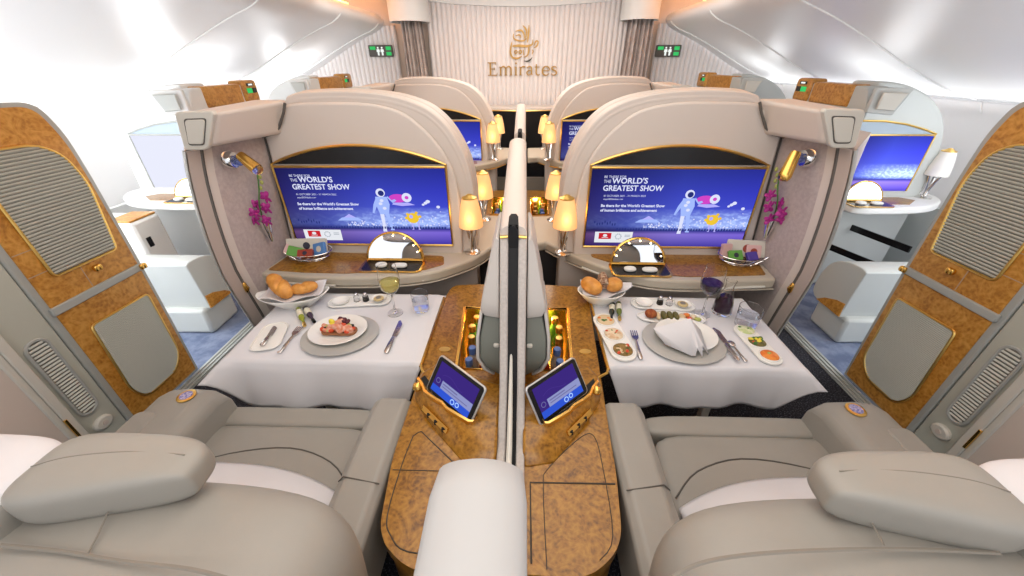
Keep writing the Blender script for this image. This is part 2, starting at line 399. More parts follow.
b = B(); ribbon(b, [(LX(x), LZ(y)) for x, y in ((372, 380), (400, 384), (425, 372), (445, 348))], [.004, .016, .016, .003]); obj('emblem_tail', b, m_logod, logo, smooth=0)
b = B(); Y0 = 5.165
def st(x0, y0, x1, y1, w0, w1=None):
    ribbon(b, [(LX(x0), LZ(y0)), (LX(x1), LZ(y1))], [w0 / 8.465 / 87, (w1 or w0) / 8.465 / 87])
def cv(pts, ws): rb(pts, ws)
S = 7   # serif thickness in logo pixels
# E
st(84, 395, 84, 500, 15); st(62, 395, 132, 395, S); st(62, 500, 138, 500, S); st(84, 447, 122, 447, S); st(132, 392, 130, 412, 6, 3); st(138, 503, 142, 480, 6, 3); st(121, 436, 121, 458, 4)
obj('letter', b, m_logo, logo, smooth=0); b = B()
# m
for x in (172, 217, 262): st(x, 432 if x == 172 else 440, x, 500, 12); st(x - 12, 500, x + 12, 500, 5)
st(158, 432, 176, 432, 5); cv([(176, 440), (196, 426), (217, 442)], [6, 10, 12]); cv([(221, 440), (241, 426), (262, 442)], [6, 10, 12])
obj('letter', b, m_logo, logo, smooth=0); b = B()
# i
st(304, 430, 304, 500, 12); st(290, 432, 306, 432, 5); st(292, 500, 317, 500, 5); cv([(297, 400), (305, 400), (312, 400)], [9, 14, 9])
obj('letter', b, m_logo, logo, smooth=0); b = B()
# r
st(345, 430, 345, 500, 12); st(331, 432, 347, 432, 5); st(333, 500, 360, 500, 5); cv([(347, 445), (362, 428), (384, 432)], [5, 9, 12])
obj('letter', b, m_logo, logo, smooth=0); b = B()
# a
cv([(400, 440), (418, 427), (436, 435), (440, 455), (440, 485), (448, 500)], [8, 8, 12, 12, 12, 4]); cv([(438, 458), (408, 466), (400, 484), (414, 500), (438, 488)], [5, 10, 12, 8, 5])
obj('letter', b, m_logo, logo, smooth=0); b = B()
# t
cv([(480, 408), (480, 450), (482, 490), (500, 500), (512, 492)], [10, 12, 12, 8, 4]); st(466, 432, 508, 432, 6)
obj('letter', b, m_logo, logo, smooth=0); b = B()
# e
cv([(538, 462), (592, 460), (586, 436), (562, 427), (540, 442), (534, 470), (546, 496), (572, 502), (594, 486)], [5, 6, 10, 8, 12, 13, 12, 8, 4])
obj('letter', b, m_logo, logo, smooth=0); b = B()
# s
cv([(656, 442), (640, 428), (618, 434), (618, 452), (642, 464), (656, 480), (646, 498), (622, 500), (610, 486)], [4, 7, 10, 11, 12, 11, 10, 7, 4])
obj('letter', b, m_logo, logo, smooth=0)
# curtains with cylinder valances
for s in (-1, 1):
    ux = (405, 433, 388, 428) if s < 0 else (652, 618, 660, 622)
    x0 = at(ux[0], 60, Y=5.1).x; x1 = at(ux[1], 60, Y=5.1).x
    t = thing('curtain', 'taupe pleated curtain gathered at the %s of the ribbed bulkhead' % side[s], 'curtain', ((x0 + x1) / 2, 5.1, 0), group='bulkhead curtains')
    b = B(); xt0 = at(400 if s < 0 else 655, 20, Y=5.1).x; xt1 = at(422 if s < 0 else 628, 20, Y=5.1).x
    def cf(u, v):
        xa = x0 + (xt0 - x0) * v; xb = x1 + (xt1 - x1) * v
        return (xa + (xb - xa) * u, 5.08 + .03 * math.sin(u * 6.5 * 2 * PI + 1.5 * v) + .02 * math.sin(u * 15), 1.95 * v)
    surf(b, cf, 60, 12); obj('cloth', b, m_curtain, t, smooth=80)
    b = B(); xc = (at(ux[2], 10, Y=5.0).x + at(ux[3], 10, Y=5.0).x) / 2; r = abs(at(ux[2], 10, Y=5.0).x - xc)
    lathe(b, [(r, 0), (r, .5), (r - .02, .5), (r - .02, 0), (r, 0)], 32, (xc, 5.02, 1.80))
    tag(obj('curtain_valance', b, m_cream, smooth=50), 'white half-round valance above the %s bulkhead curtain' % side[s], 'valance', 'curtain valances')
    # lavatory sign
    p = at(381 if s < 0 else 668, 51, Y=5.24)
    t = thing('lavatory_sign', 'lit lavatory sign on the %s ribbed wall' % side[s], 'sign', p, group='lavatory signs')
    b = B(); prism(b, rrect(-.145, .145, -.06, .06, .012), 'y', -.008, .008); obj('plate', b, m_grooveg, t, world=False)
    b = B()
    g0, g1 = ((-.125, -.075), (.06, .125))
    bx(b, -.125, -.06, -.012, -.009, .012, .045); bx(b, .065, .125, -.012, -.009, .008, .045); bx(b, .065, .125, -.012, -.009, -.045, -.01)
    obj('green_light', b, e_green, t, world=False)
    b = B()
    for k in (-.03, .018):
        lathe(b, [(0, .0), (.010, .0), (.010, .004), (0, .004)], 10, M=Matrix.Translation((k, -.010, .032)) @ Matrix.Rotation(PI / 2, 4, 'X'))
        prism(b, [(k - .016, .018), (k + .016, .018), (k + .020, -.01), (k + .010, -.01), (k + .010, -.045), (k - .010, -.045), (k - .010, -.01), (k - .020, -.01)], 'y', -.013, -.009)
    obj('pictogram', b, e_sig, t, world=False)

# ================================================================== CENTRE PARTITIONS
PY = 1.75
def XZ(u, v, Y=PY): p = at(u, v, Y=Y); return (-p.x, p.z)
outer_arch = [XZ(*p) for p in ((476, 250), (475.5, 215), (473, 186), (467, 162), (455, 138), (440, 119), (420, 105), (388, 95), (345, 91), (300, 92.5), (286, 97))]
seamT = XZ(264, 133); seamB = XZ(293, 245)
TVx0, TVx1, TVz0, TVz1 = .328, 1.128, .628, 1.004
def partition(s, dy, row):
    TVx1 = 1.128 if s < 0 else 1.106
    Y = PY + dy; mx = lambda P: [(s * x, z) for x, z in P]
    own = 'near' if row == 1 else 'far'
    t = thing('suite_partition', '%s arched taupe partition wall of the %s centre suite holding the screen' % (own, side[s]), 'partition', (s * .7, Y, 0), group=own + ' pair of arched suite partitions')
    sm = [(p.x, p.z) for p in smoothpath([(x, 0, z) for x, z in outer_arch], 4)]
    out = [(sm[0][0], 0)] + sm + [(1.10, 1.15), seamT, seamB, (seamB[0], 0)]
    b = B(); prism(b, mx(out), 'y', Y, Y + .17); obj('shell', b, m_shell, t, bev=.006)
    b = B(); path = []
    for i, (x, z) in enumerate(sm):
        a_ = Vector(sm[max(i - 1, 0)]); c_ = Vector(sm[min(i + 1, len(sm) - 1)]); d_ = (c_ - a_).normalized(); path.append((s * (x + d_.y * .026), Y + .026, z - abs(d_.x) * .026))
    pts = [Vector(p) for p in path]
    tube(b, pts, .028, 12); tube(b, [p + Vector((0, .052, .002)) for p in pts], .030, 12); tube(b, [p + Vector((0, .104, .0)) for p in pts], .028, 12)
    obj('padded_edge', b, m_shell, t, smooth=60)
    inner = [XZ(*p) for p in ((463, 250), (462, 215), (458, 184), (450, 162), (438, 143), (421, 125), (400, 110.5), (368, 103), (330, 102), (296, 103), (286, 106))]
    sm2 = [(p.x, p.z) for p in smoothpath([(x, 0, z) for x, z in inner], 4)]
    b = B(); prism(b, mx([(sm2[0][0], .55)] + sm2 + [(seamT[0] + .0 - .015, seamT[1]), (seamB[0] - .012, seamB[1]), (seamB[0] - .012, .55)]), 'y', Y - .022, Y); obj('inner_panel', b, m_shell, t, bev=.010, seg=3)
    b = B(); tube(b, [(s * (seamT[0] + .0), Y - .004, seamT[1] + .0), (s * seamB[0], Y - .004, seamB[1])], .005, 6); obj('seam', b, m_grooveg, t)
    # speaker arch
    xc = (TVx0 + TVx1) / 2; arch = [(TVx0, TVz1 + .022)] + [(TVx0 + (TVx1 - TVx0) * i / 16, TVz1 + .022 + .082 * (1 - (2 * i / 16 - 1) ** 2)) for i in range(17)] + [(TVx1, TVz1 + .022)]
    b = B(); prism(b, mx(arch[1:-1]), 'y', Y - .03, Y - .024); obj('speaker_panel', b, m_black, t)
    b = B()
    lp = [(TVx0, TVz0)] + arch[1:-1] + [(TVx1, TVz0)]
    tube(b, [(s * x, Y - .029, z) for x, z in lp], .0065, 6, closed=True)
    tube(b, [(s * TVx0, Y - .029, TVz1 + .010), (s * TVx1, Y - .029, TVz1 + .010)], .006, 6)
    obj('gold_trim', b, m_goldl, t)
    # screen with its picture
    b = B(); W = TVx1 - TVx0 - .012; H = TVz1 - TVz0; x0 = s * xc - W / 2; z0 = TVz0 + .004; ys = Y - .030
    poly(b, [(x0, ys, z0), (x0 + W, ys, z0), (x0 + W, ys, z0 + H), (x0, ys, z0 + H)], 0)
    def P(u, v, k=1): return (x0 + u * W, ys - .0006 * k, z0 + v * H)
    def pg(pts, mi, k=1): poly(b, [P(u, v, k) for u, v in pts], mi)
    def el(cu, cv, ru, rv, mi, k=1, n=16): pg([(cu + ru * math.cos(2 * PI * i / n), cv + rv * math.sin(2 * PI * i / n)) for i in range(n)], mi, k)
    def tx(st_, u, v, size, mi=1, bold=0, sh=0, sx=1): text_into(b, st_, size * .86, Matrix.Translation(P(u, v)) @ Matrix.Rotation(PI / 2, 4, 'X') @ Matrix.Diagonal((sx, 1, 1, 1)), mi, bold, sh)
    if row == 1 or s > 0:
        tx('BE THERE FOR', .075, .895, .018); tx('THE', .075, .835, .024, sx=.9); tx("WORLD'S", .125, .83, .041, bold=.0008, sx=1.05); tx('GREATEST SHOW', .075, .74, .041, bold=.0008, sx=.97)
        tx('01 OCTOBER 2021 - 31 MARCH 2022', .085, .665, .014); tx('expo2020dubai.com', .085, .625, .013)
        tx("Be there for the World's Greatest Show", .075, .535, .021, bold=.0006); tx('of human brilliance and achievement', .075, .475, .021, bold=.0006)
    # white card with emblems
    pg([(.06, .05), (.30, .05), (.30, .20), (.06, .20)], 2, 1); pg([(.085, .10), (.165, .10), (.165, .185), (.085, .185)], 3, 2)
    el(.125, .15, .014, .02, 2, 3, 10); pg([(.105, .118), (.145, .118), (.145, .125), (.105, .125)], 2, 3)
    for i in range(10):
        a = 2 * PI * i / 10; el(.21 + .018 * math.cos(a), .135 + .035 * math.sin(a), .005, .009, 4, 2, 6)
    pg([(.25, .15), (.285, .15), (.285, .16), (.25, .16)], 4, 2); pg([(.25, .13), (.285, .13), (.285, .14), (.25, .14)], 4, 2)
    # astronaut
    el(.60, .70, .028, .055, 1, 2); el(.604, .695, .018, .036, 5, 3)
    pg([(.565, .65), (.635, .65), (.645, .55), (.63, .42), (.575, .42), (.560, .55)], 6, 2)
    pg([(.635, .64), (.665, .57), (.69, .60), (.68, .62), (.66, .605), (.64, .66)], 6, 2); pg([(.568, .64), (.545, .55), (.53, .44), (.54, .43), (.562, .52), (.575, .6)], 6, 2)
    pg([(.575, .42), (.60, .42), (.598, .28), (.60, .18), (.575, .18), (.578, .3)], 1, 2); pg([(.605, .42), (.632, .42), (.64, .32), (.65, .20), (.625, .20), (.618, .32)], 6, 2)
    for (u, v) in ((.59, .56), (.61, .50), (.60, .6)): el(u, v, .012, .02, 1, 3, 8)
    el(.70, .63, .055, .055, 7, 1); el(.755, .64, .03, .06, 1, 2); el(.755, .64, .012, .022, 7, 3)
    pg([(.67, .575), (.76, .575), (.80, .545), (.72, .53), (.66, .55)], 9, 1)
    # warm lit stand and small bright shapes
    el(.775, .37, .038, .07, 8, 2); el(.765, .39, .012, .025, 9, 3)
    for u, v in ((.745, .42), (.80, .44), (.82, .39), (.735, .37)): el(u, v, .01, .02, 8, 2, 8)
    for u in (.76, .80): pg([(u, .31), (u + .01, .31), (u + .014, .21), (u + .002, .21)], 9, 2)
    for u, v, r in ((.865, .57, .012), (.88, .59, .014), (.94, .52, .012), (.85, .55, .009)): el(u, v, r, r * 1.6, 1, 2, 8)
    rnd = random.Random(7)
    for i in range(150):
        u = rnd.uniform(.36, .99); v = .265 + abs(rnd.gauss(0, .055)) * (1.4 if u > .55 else .6); r = rnd.uniform(.0022, .0062); el(u, v, r, r * 1.7, 1 if i % 3 else 6, 1, 6)
    # pavilion dome and dark crowd line
    pg([(.30, .33), (.33, .37), (.38, .385), (.43, .37), (.46, .33)], 6, 1); pg([(.34, .37), (.42, .37), (.38, .42)], 9, 1)
    for i in range(46):
        u = .19 + i * .0172; h = .022 + .012 * rnd.random(); pg([(u, .222), (u + .011, .222), (u + .010, .222 + h), (u + .002, .222 + h)], 5, 3)
    for i in range(9):
        u = .05 + i * .016; el(u, .30 + .05 * rnd.random(), .004, .02, 5, 1, 7)
    obj('screen', b, [m_screen, e_white, e_card, e_red, e_grey, e_navy, e_cyan, e_pink, e_yel, e_lil], t, smooth=0)
    b = B(); bx(b, s * TVx0, s * TVx1, Y - .0295, Y - .022, TVz0, TVz1 + .01); obj('screen_backing', b, m_black, t)
    return t

def wing(s, dy, row):
    oy = dy + (.05 if s > 0 else 0); own = 'near' if row == 1 else 'far'
    zs = [0, .2, .41, .57, .67, .8, .92, 1.05, 1.17]; Yo = [1.42, 1.385, 1.355, 1.33, 1.318, 1.325, 1.341, 1.368, 1.412]
    def yo(z):
        for i in range(len(zs) - 1):
            if z <= zs[i + 1]: return Yo[i] + (Yo[i + 1] - Yo[i]) * (z - zs[i]) / (zs[i + 1] - zs[i]) + oy
        return Yo[-1] + oy
    t = thing('wing_panel', '%s fabric covered side wing beside the screen of the %s centre suite' % (own, side[s]), 'partition wing', (s * 1.22, 1.45 + oy, 0), group=own + ' pair of suite side wings')
    Z = [i * .06 for i in range(20)]
    def xs(z):
        if z < seamB[1]: return seamB[0]
        return seamB[0] + (seamT[0] - seamB[0]) * (z - seamB[1]) / (seamT[1] - seamB[1])
    b = B()
    def ff(u, v):
        z = Z[-1] * v; a = Vector((1.197, yo(z) + .10, z)); c = Vector((xs(z), PY + dy + .0, z)); p = a.lerp(c, u); return (s * p.x, p.y, p.z)
    surf(b, ff, 4, 24); obj('fabric_panel', b, m_fab, t, smooth=80)
    def strip(name, x0, d0, x1, d1, mt, bulge=0):
        b = B(); loft(b, [[(s * x0, yo(z) + d0, z), (s * (x0 - bulge), yo(z) + d0 * .6 + d1 * .4, z), (s * x1, yo(z) + d1, z), (s * (x1 + .03), yo(z) + d1 + .03, z), (s * (x0 + .03), yo(z) + d0 + .03, z)] for z in Z])
        return obj(name, b, mt, t, smooth=50)
    strip('edge_strip', 1.235, .006, 1.222, .000, m_gframe, .004)
    strip('jamb', 1.220, .004, 1.205, .050, m_jamb, .006)
    strip('jamb_inner', 1.208, .060, 1.197, .100, m_shell, .005)
    b = B(); tube(b, [(s * 1.206, yo(z) + .056, z) for z in Z], .007, 6); obj('groove', b, m_grooveg, t)
    b = B(); loft(b, [[(s * 1.236, yo(z) + .01, z), (s * 1.60, 1.86 + dy, z), (s * 1.60, 1.93 + dy, z), (s * 1.20, 1.93 + dy, z), (s * 1.21, yo(z) + .12, z)] for z in Z]); obj('outer_shell', b, m_shell, t, smooth=50)
    # gold latch in the groove
    zl = .57; b = B(); sell(b, (s * 1.200, yo(zl) + .052, zl), (.007, .009, .026), 3, 6); tube(b, [(s * 1.192, yo(zl) + .05, zl + .014), (s * 1.186, yo(zl) + .05, zl), (s * 1.192, yo(zl) + .05, zl - .014)], .004, 6)
    obj('latch', b, m_gold, t)
    b = B(); tube(b, [(-s * q.x, q.y + dy, q.z) for q in (at(u, v, Y=1.712) for u, v in ((285, 103), (283.5, 113), (279, 128), (273, 134), (262, 137)))], .0055, 6); obj('cap_gap_line', b, m_grooveg, t)  # dark tube drawn for the shaded gap between cap and partition
    # top cap
    yn = 1.405 + oy; b = B()
    n_ = [(1.188, 1.272), (1.05, 1.274), (1.11, 1.16), (1.205, 1.150)]; f_ = [(1.16, 1.285), (1.00, 1.285), (1.03, 1.15), (1.16, 1.15)]
    loft(b, [[(s * x, yn + .005, z) for x, z in n_], [(s * x, 1.79 + dy, z) for x, z in f_]]); obj('top_cap', b, m_shell, t, bev=.018, seg=4)
    b = B(); pl = rpoly([(1.196, 1.276), (1.050, 1.280), (1.128, 1.150), (1.216, 1.148)], .018); prism(b, [(s * x, z) for x, z in pl], 'y', yn - .012, yn + .012); obj('end_plate', b, m_shell2, t, bev=.005)
    b = B(); pl = rpoly([(1.168, 1.255), (1.085, 1.257), (1.132, 1.166), (1.190, 1.166)], .012); prism(b, [(s * x, z) for x, z in pl], 'y', yn - .0145, yn - .01); obj('button_rim', b, m_grooveg, t)
    b = B(); pl = rpoly([(1.164, 1.251), (1.090, 1.253), (1.134, 1.170), (1.187, 1.170)], .012); prism(b, [(s * x, z) for x, z in pl], 'y', yn - .018, yn - .01); obj('release_button', b, m_shell2, t, bev=.003)
    return yo

for row, dy in ((1, 0), (2, 1.55)):
    for s in (-1, 1):
        partition(s, dy, row); wing(s, dy, row)

# ---- reading lamps
for s in (-1, 1):
    base = Vector((s * 1.155, 1.53 + (.06 if s > 0 else 0), 1.085)); t = thing('reading_lamp', 'gold tubular reading lamp on a chrome mount on the %s wing panel' % side[s], 'reading lamp', base, group='wall reading lamps')
    R_ = Matrix.Rotation(PI / 2, 4, 'Y') if s < 0 else Matrix.Rotation(-PI / 2, 4, 'Y')
    b = B(); lathe(b, [(0, -.02), (.036, -.02), (.036, .0), (.03, .010), (.018, .014), (0, .014)], 24, M=Matrix.Translation(base) @ R_); obj('mount', b, m_chrome, t)
    b = B(); sell(b, base + Vector((-s * .028, -.005, 0)), (.02, .02, .022), 2, 6); obj('swivel', b, m_glassb, t)
    tip = base + (Vector((-s * .105, -.025, -.030)) if s < 0 else Vector((-s * .075, -.035, -.062))); st_ = base + Vector((-s * .05, -.01, .015))
    b = B(); d = (tip - st_); tube(b, [base + Vector((-s * .01, 0, 0)), st_], .006, 8); 
    tube(b, [st_ - d * .15, st_ - d * .12, st_, tip, tip + d * .02], [.008, .018, .020, .024, .024], 16); obj('lamp_head', b, m_gold, t)
    b = B(); tube(b, [tip + d * .02, tip + d * .10, tip + d * .22], [.023, .022, .016], 16); obj('lens', b, m_glass if s < 0 else m_gold, t)
# ---- wall vases with orchids
for s in (-1, 1):
    vb = Vector((s * 1.185, 1.60 + (.06 if s > 0 else 0), .70)); t = thing('flower_vase', 'small wall vase of magenta orchids on the %s wing panel' % side[s], 'vase', vb, group='orchid wall vases')
    b = B(); lathe(b, [(0, 0), (.006, 0), (.014, .03), (.022, .07), (.027, .105), (.025, .105), (.019, .07), (.010, .03), (0, .01)], 16, vb + Vector((-s * .025, -.01, 0)))
    obj('vase_body', b, m_chrome, t)
    stem = [vb + Vector((-s * .025, -.01, .03)), vb + Vector((-s * .03, -.02, .12)), vb + Vector((-s * .0 + -s * .045, -.03, .19)), vb + Vector((-s * .06, -.02, .25)), vb + Vector((-s * .055, .01, .31))]
    b = B(); tube(b, smoothpath(stem, 4), .003, 6); obj('stem', b, m_green, t)
    rnd = random.Random(3 + s)
    for k, (dx, dy_, dz) in enumerate(((-.01, -.05, .12), (-.05, -.03, .11), (-.03, -.06, .155), (-.065, -.02, .165), (-.02, -.02, .18), (-.065, .0, .21))):
        b = B(); c = vb + Vector((-s * (-dx), dy_, dz)) if False else vb + Vector((s * dx, dy_, dz))
        for i in range(5):
            a = 2 * PI * i / 5 + rnd.random(); R3 = Matrix.Rotation(a, 3, 'Y') @ Matrix.Rotation(.5, 3, 'X')
            sell(b, c + R3 @ Vector((.013, 0, 0)), (.016, .004, .010), 2, 3, R3)
        sell(b, c + Vector((0, -.006, 0)), (.006, .007, .006), 2, 3); obj('orchid_bloom', b, m_magenta, t)
    b = B()
    for k in range(4): sell(b, vb + Vector((-s * (.055 + .006 * (k % 2)), .0 + .01 * k, .25 + .022 * k)), (.007, .007, .010), 2, 3)
    obj('orchid_buds', b, m_lime, t)

# ================================================================== DESKS
Ldf = [(257, 273), (300, 276.5), (345, 277.5), (395, 276.5), (430, 272.5), (455, 265.5), (478, 256.5), (493, 246)]
Rdf = [(777, 279), (740, 280), (690, 281), (650, 278.5), (615, 270.5), (590, 262), (563, 251), (546, 242)]
DZt = .58
for row, dy in ((1, 0), (2, 1.55)):
    own = 'near' if row == 1 else 'far'; DZt = .58 if row == 1 else .705
    for s in (-1, 1):
        fr = [at(u, v, Z=.58) for u, v in (Ldf if s < 0 else Rdf)]
        fr = smoothpath([(p.x, p.y + dy, 0) for p in fr], 3)
        P2 = [(p.x, p.y) for p in fr]
        inn = abs(P2[-1][0]); back = [(s * .075, 1.80 + dy), (s * .075, 2.27 + dy), (s * .30, 2.27 + dy), (s * .30, 1.93 + dy), (s * 1.19, 1.76 + dy)]
        back = [(s * .06, 1.83 + dy), (s * .06, 2.27 + dy), (s * .30, 2.30 + dy), (s * .33, 1.77 + dy), (s * 1.205, 1.77 + dy)]
        t = thing('vanity_desk', '%s curved vanity desk with burl top below the %s screen' % (own, side[s]), 'desk', (s * .7, 1.65 + dy, DZt - .05), group=own + ' pair of vanity desks')
        b = B(); prism(b, P2 + back, 'z', DZt - .052, DZt); obj('desk_top', b, m_desk, t, bev=.012, seg=3)
        # burl inlay
        L1 = [(268, 270), (302, 272.5), (345, 273.5), (425, 270), (444, 264.5), (444, 257), (440, 256.0), (300, 247.5)] if s < 0 else [(766, 275), (735, 276), (690, 277), (652, 274.5), (625, 267), (592, 257), (590, 253), (745, 249)]
        q = [at(u, v, Z=.581) for u, v in L1]; b = B(); prism(b, rpoly([(p.x, min(p.y, 1.727) + dy) for p in q], .012), 'z', DZt - .001, DZt + .003); obj('burl_inlay', b, m_burl, t)
        # little drawer pulls under the lip
        for a_, c_ in (((275, 281), (335, 284)), ((422, 279), (450, 271))) if s < 0 else (((765, 285), (712, 287)), ((606, 275), (582, 266))):
            p = at(*a_, Z=.55); q2 = at(*c_, Z=.55); b = B(); tube(b, [(p.x, p.y + dy - .002, DZt - .038), (q2.x, q2.y + dy - .002, DZt - .038)], .006, 6); obj('drawer_pull', b, m_shell2, t)
        b = B(); tube(b, [(x, y - .002, DZt - .052) for x, y in P2], .004, 6); obj('lower_trim', b, m_goldl if row == 2 else m_desk, t)
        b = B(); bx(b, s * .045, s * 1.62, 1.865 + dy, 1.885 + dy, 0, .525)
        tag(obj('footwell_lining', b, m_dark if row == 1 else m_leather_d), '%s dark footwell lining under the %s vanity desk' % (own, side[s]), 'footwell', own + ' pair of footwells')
# back cabinet before the bulkhead
DZt = .58
b = B(); P2 = [(-.62, 4.95), (-.35, 4.80), (0, 4.74), (.35, 4.80), (.62, 4.95), (.62, 5.1), (-.62, 5.1)]
t = thing('back_cabinet', 'low dark cabinet with a gold rim before the ribbed bulkhead', 'cabinet', (0, 4.9, 0)); prism(b, P2, 'z', 0, .93); obj('carcass', b, m_black, t)
b = B(); tube(b, [(x, y, .935) for x, y in P2[:5]], .008, 6); obj('gold_rim', b, m_goldl, t)
b = B(); prism(b, P2, 'z', .932, .97); obj('cabinet_top', b, m_shell, t, bev=.01)

# ---- table lamps with lit shades
def lamp(x, y, z, label, lit=True):
    t = thing('table_lamp', label, 'table lamp', (x, y, z), group='lit table lamps')
    b = B(); lathe(b, [(0, 0), (.042, 0), (.042, .006), (.030, .014), (.012, .020), (0, .020)], 28); obj('base', b, m_chrome, t, world=False)
    b = B()
    for a in (0, 2.1, 4.2):
        tube(b, smoothpath([(.012 * math.cos(a), .012 * math.sin(a), .015), (.010 * math.cos(a + .3), .01 * math.sin(a + .3), .05), (.018 * math.cos(a + .6), .018 * math.sin(a + .6), .10), (.034 * math.cos(a + .8), .034 * math.sin(a + .8), .158)], 4), [.008] * 12 + [.006], 8)
    obj('stem', b, m_chrome, t, world=False)
    b = B(); lathe(b, [(.060, .145), (.056, .19), (.045, .25), (.036, .285), (.034, .285), (.043, .25), (.054, .19), (.057, .145), (.060, .145)], 28); obj('lamp_shade', b, m_shade if lit else m_shadew, t, world=False)
    b = B(); lathe(b, [(0, .283), (.036, .283), (.036, .290), (.02, .296), (.010, .304), (0, .306)], 24); obj('finial_cap', b, m_goldl, t, world=False)
    if not lit: return t
    lt = bpy.data.lights.new('lamp_light', 'POINT'); lt.energy = .22; lt.color = (1, .55, .22); lt.shadow_soft_size = .03
    lo = bpy.data.objects.new('lamp_light', lt); C.objects.link(lo); lo.location = (x, y - .075, z + .20)
    return t
for row, dy in ((1, 0), (2, 1.55)):
    for s in (-1, 1):
        own = 'near' if row == 1 else 'far'
        lamp(s * .232 - .0, 1.74 + dy, DZt + (.125 if row == 2 else 0), '%s lit lamp with cream shade on front of the %s desk next to the screen' % (own, side[s]))
        lamp(s * .215 - .0, 2.20 + dy, DZt + (.125 if row == 2 else 0), '%s lit lamp with cream shade on the ledge behind the %s partition' % (own, side[s]))

# ---- vanity mirrors
def mirror(s, x, y, z, r, label):
    t = thing('vanity_mirror', label, 'mirror', (x, y, z), group='pop-up vanity mirrors')
    n = 20; tilt = Matrix.Translation((x, y, z + .012)) @ Matrix.Rotation(math.radians(-14), 4, 'X')
    arc = [(r * math.cos(PI * i / n), r * .98 * math.sin(PI * i / n)) for i in range(n + 1)]
    b = B(); prism(b, arc, 'y', -.006, .010, M=tilt); obj('mirror_frame', b, m_gold, t, bev=.002)
    b = B(); poly(b, [tilt @ Vector((px * .90, -.0075, .010 + pz * .86)) for px, pz in arc]); obj('mirror_glass', b, m_mirror, t, smooth=0)
    b = B(); tube(b, [tilt @ Vector((px * .96, -.004, pz * .96)) for px, pz in arc], .006, 6, closed=True); obj('gold_rim', b, m_gold, t)
    b = B()
    for i in (2, 4, 7, 10, 13, 16, 18): sell(b, tilt @ Vector((arc[i][0] * .83, -.009, .008 + arc[i][1] * .80)), (.004, .003, .004), 2, 2)
    obj('mirror_bulbs', b, m_bulb, t)
    b = B(); prism(b, rrect(x - r * 1.05, x + r * 1.05, y - .115, y + .02, .03), 'z', z + .0035, z + .008); obj('mirror_well', b, m_gold, t)
    b = B(); prism(b, rrect(x - r * .97, x + r * .97, y - .105, y + .0, .025), 'z', z + .0081, z + .0086); obj('well_lining', b, m_black, t)
    b = B(); sell(b, (x - .05, y - .06, z + .016), (.028, .02, .010), 2.5, 4); sell(b, (x + .04, y - .065, z + .016), (.035, .018, .009), 3, 4); obj('well_amenities', b, m_cream, t)
pL = at(396, 262, Z=DZt); pR = at(637, 266, Z=DZt)
mirror(-1, pL.x, pL.y, DZt, .143, 'half-round gold rimmed mirror standing on the left vanity desk')
mirror(1, pR.x, pR.y, DZt, .132, 'half-round gold rimmed mirror standing on the right vanity desk')

# ---- snack baskets
def wirebasket(c, label, s):
    t = thing('snack_basket', label, 'basket', c, group='wire snack baskets'); c = Vector((0, 0, 0)); b = B()
    for k, (rx, ry, z) in enumerate(((.070, .042, .003), (.098, .062, .02), (.115, .076, .046))):
        tube(b, [(rx * math.cos(2 * PI * i / 28), ry * math.sin(2 * PI * i / 28), z) for i in range(28)], .0022, 5, closed=True)
    for i in range(26):
        a = 2 * PI * i / 26; a2 = a + .35 * (1 if i % 2 else -1)
        tube(b, [(.070 * math.cos(a), .042 * math.sin(a), .003), (.115 * math.cos(a2), .076 * math.sin(a2), .046)], .0016, 4)
    prism(b, [(.06 * math.cos(2 * PI * i / 20), .036 * math.sin(2 * PI * i / 20)) for i in range(20)], 'z', .001, .004)
    obj('wire_frame', b, m_chrome, t, world=False)
    return t
def packet(loc, size, rot, m, name, label, par=None, stripe=None):
    size = tuple(v * 1.18 for v in size); t = thing(name, label, 'snack packet', loc, group='packets in the snack baskets')
    R_ = Matrix.Rotation(rot[2], 4, 'Z') @ Matrix.Rotation(rot[1], 4, 'Y') @ Matrix.Rotation(rot[0], 4, 'X')
    b = B(); prism(b, rrect(-size[0], size[0], -size[2], size[2], min(size[0], size[2]) * .18), 'y', -size[1], size[1], M=R_); obj('wrapper', b, m, t, world=False, bev=.002)
    if stripe:
        b = B(); lathe(b, [(0, 0), (size[2] * .5, 0), (size[2] * .5, .001), (0, .001)], 14, M=R_ @ Matrix.Translation((0, -size[1], 0)) @ Matrix.Rotation(PI / 2, 4, 'X')); obj('printed_badge', b, stripe, t, world=False)
m_pk = [mat('packet cream', (.62, .58, .50), .4), mat('packet green', (.12, .33, .06), .4), mat('packet blue', (.10, .25, .55), .4), mat('packet red brown', (.30, .05, .03), .4), mat('packet pink', (.65, .40, .38), .4), mat('packet dark', (.03, .03, .05), .3), mat('packet violet', (.08, .05, .30), .4)]
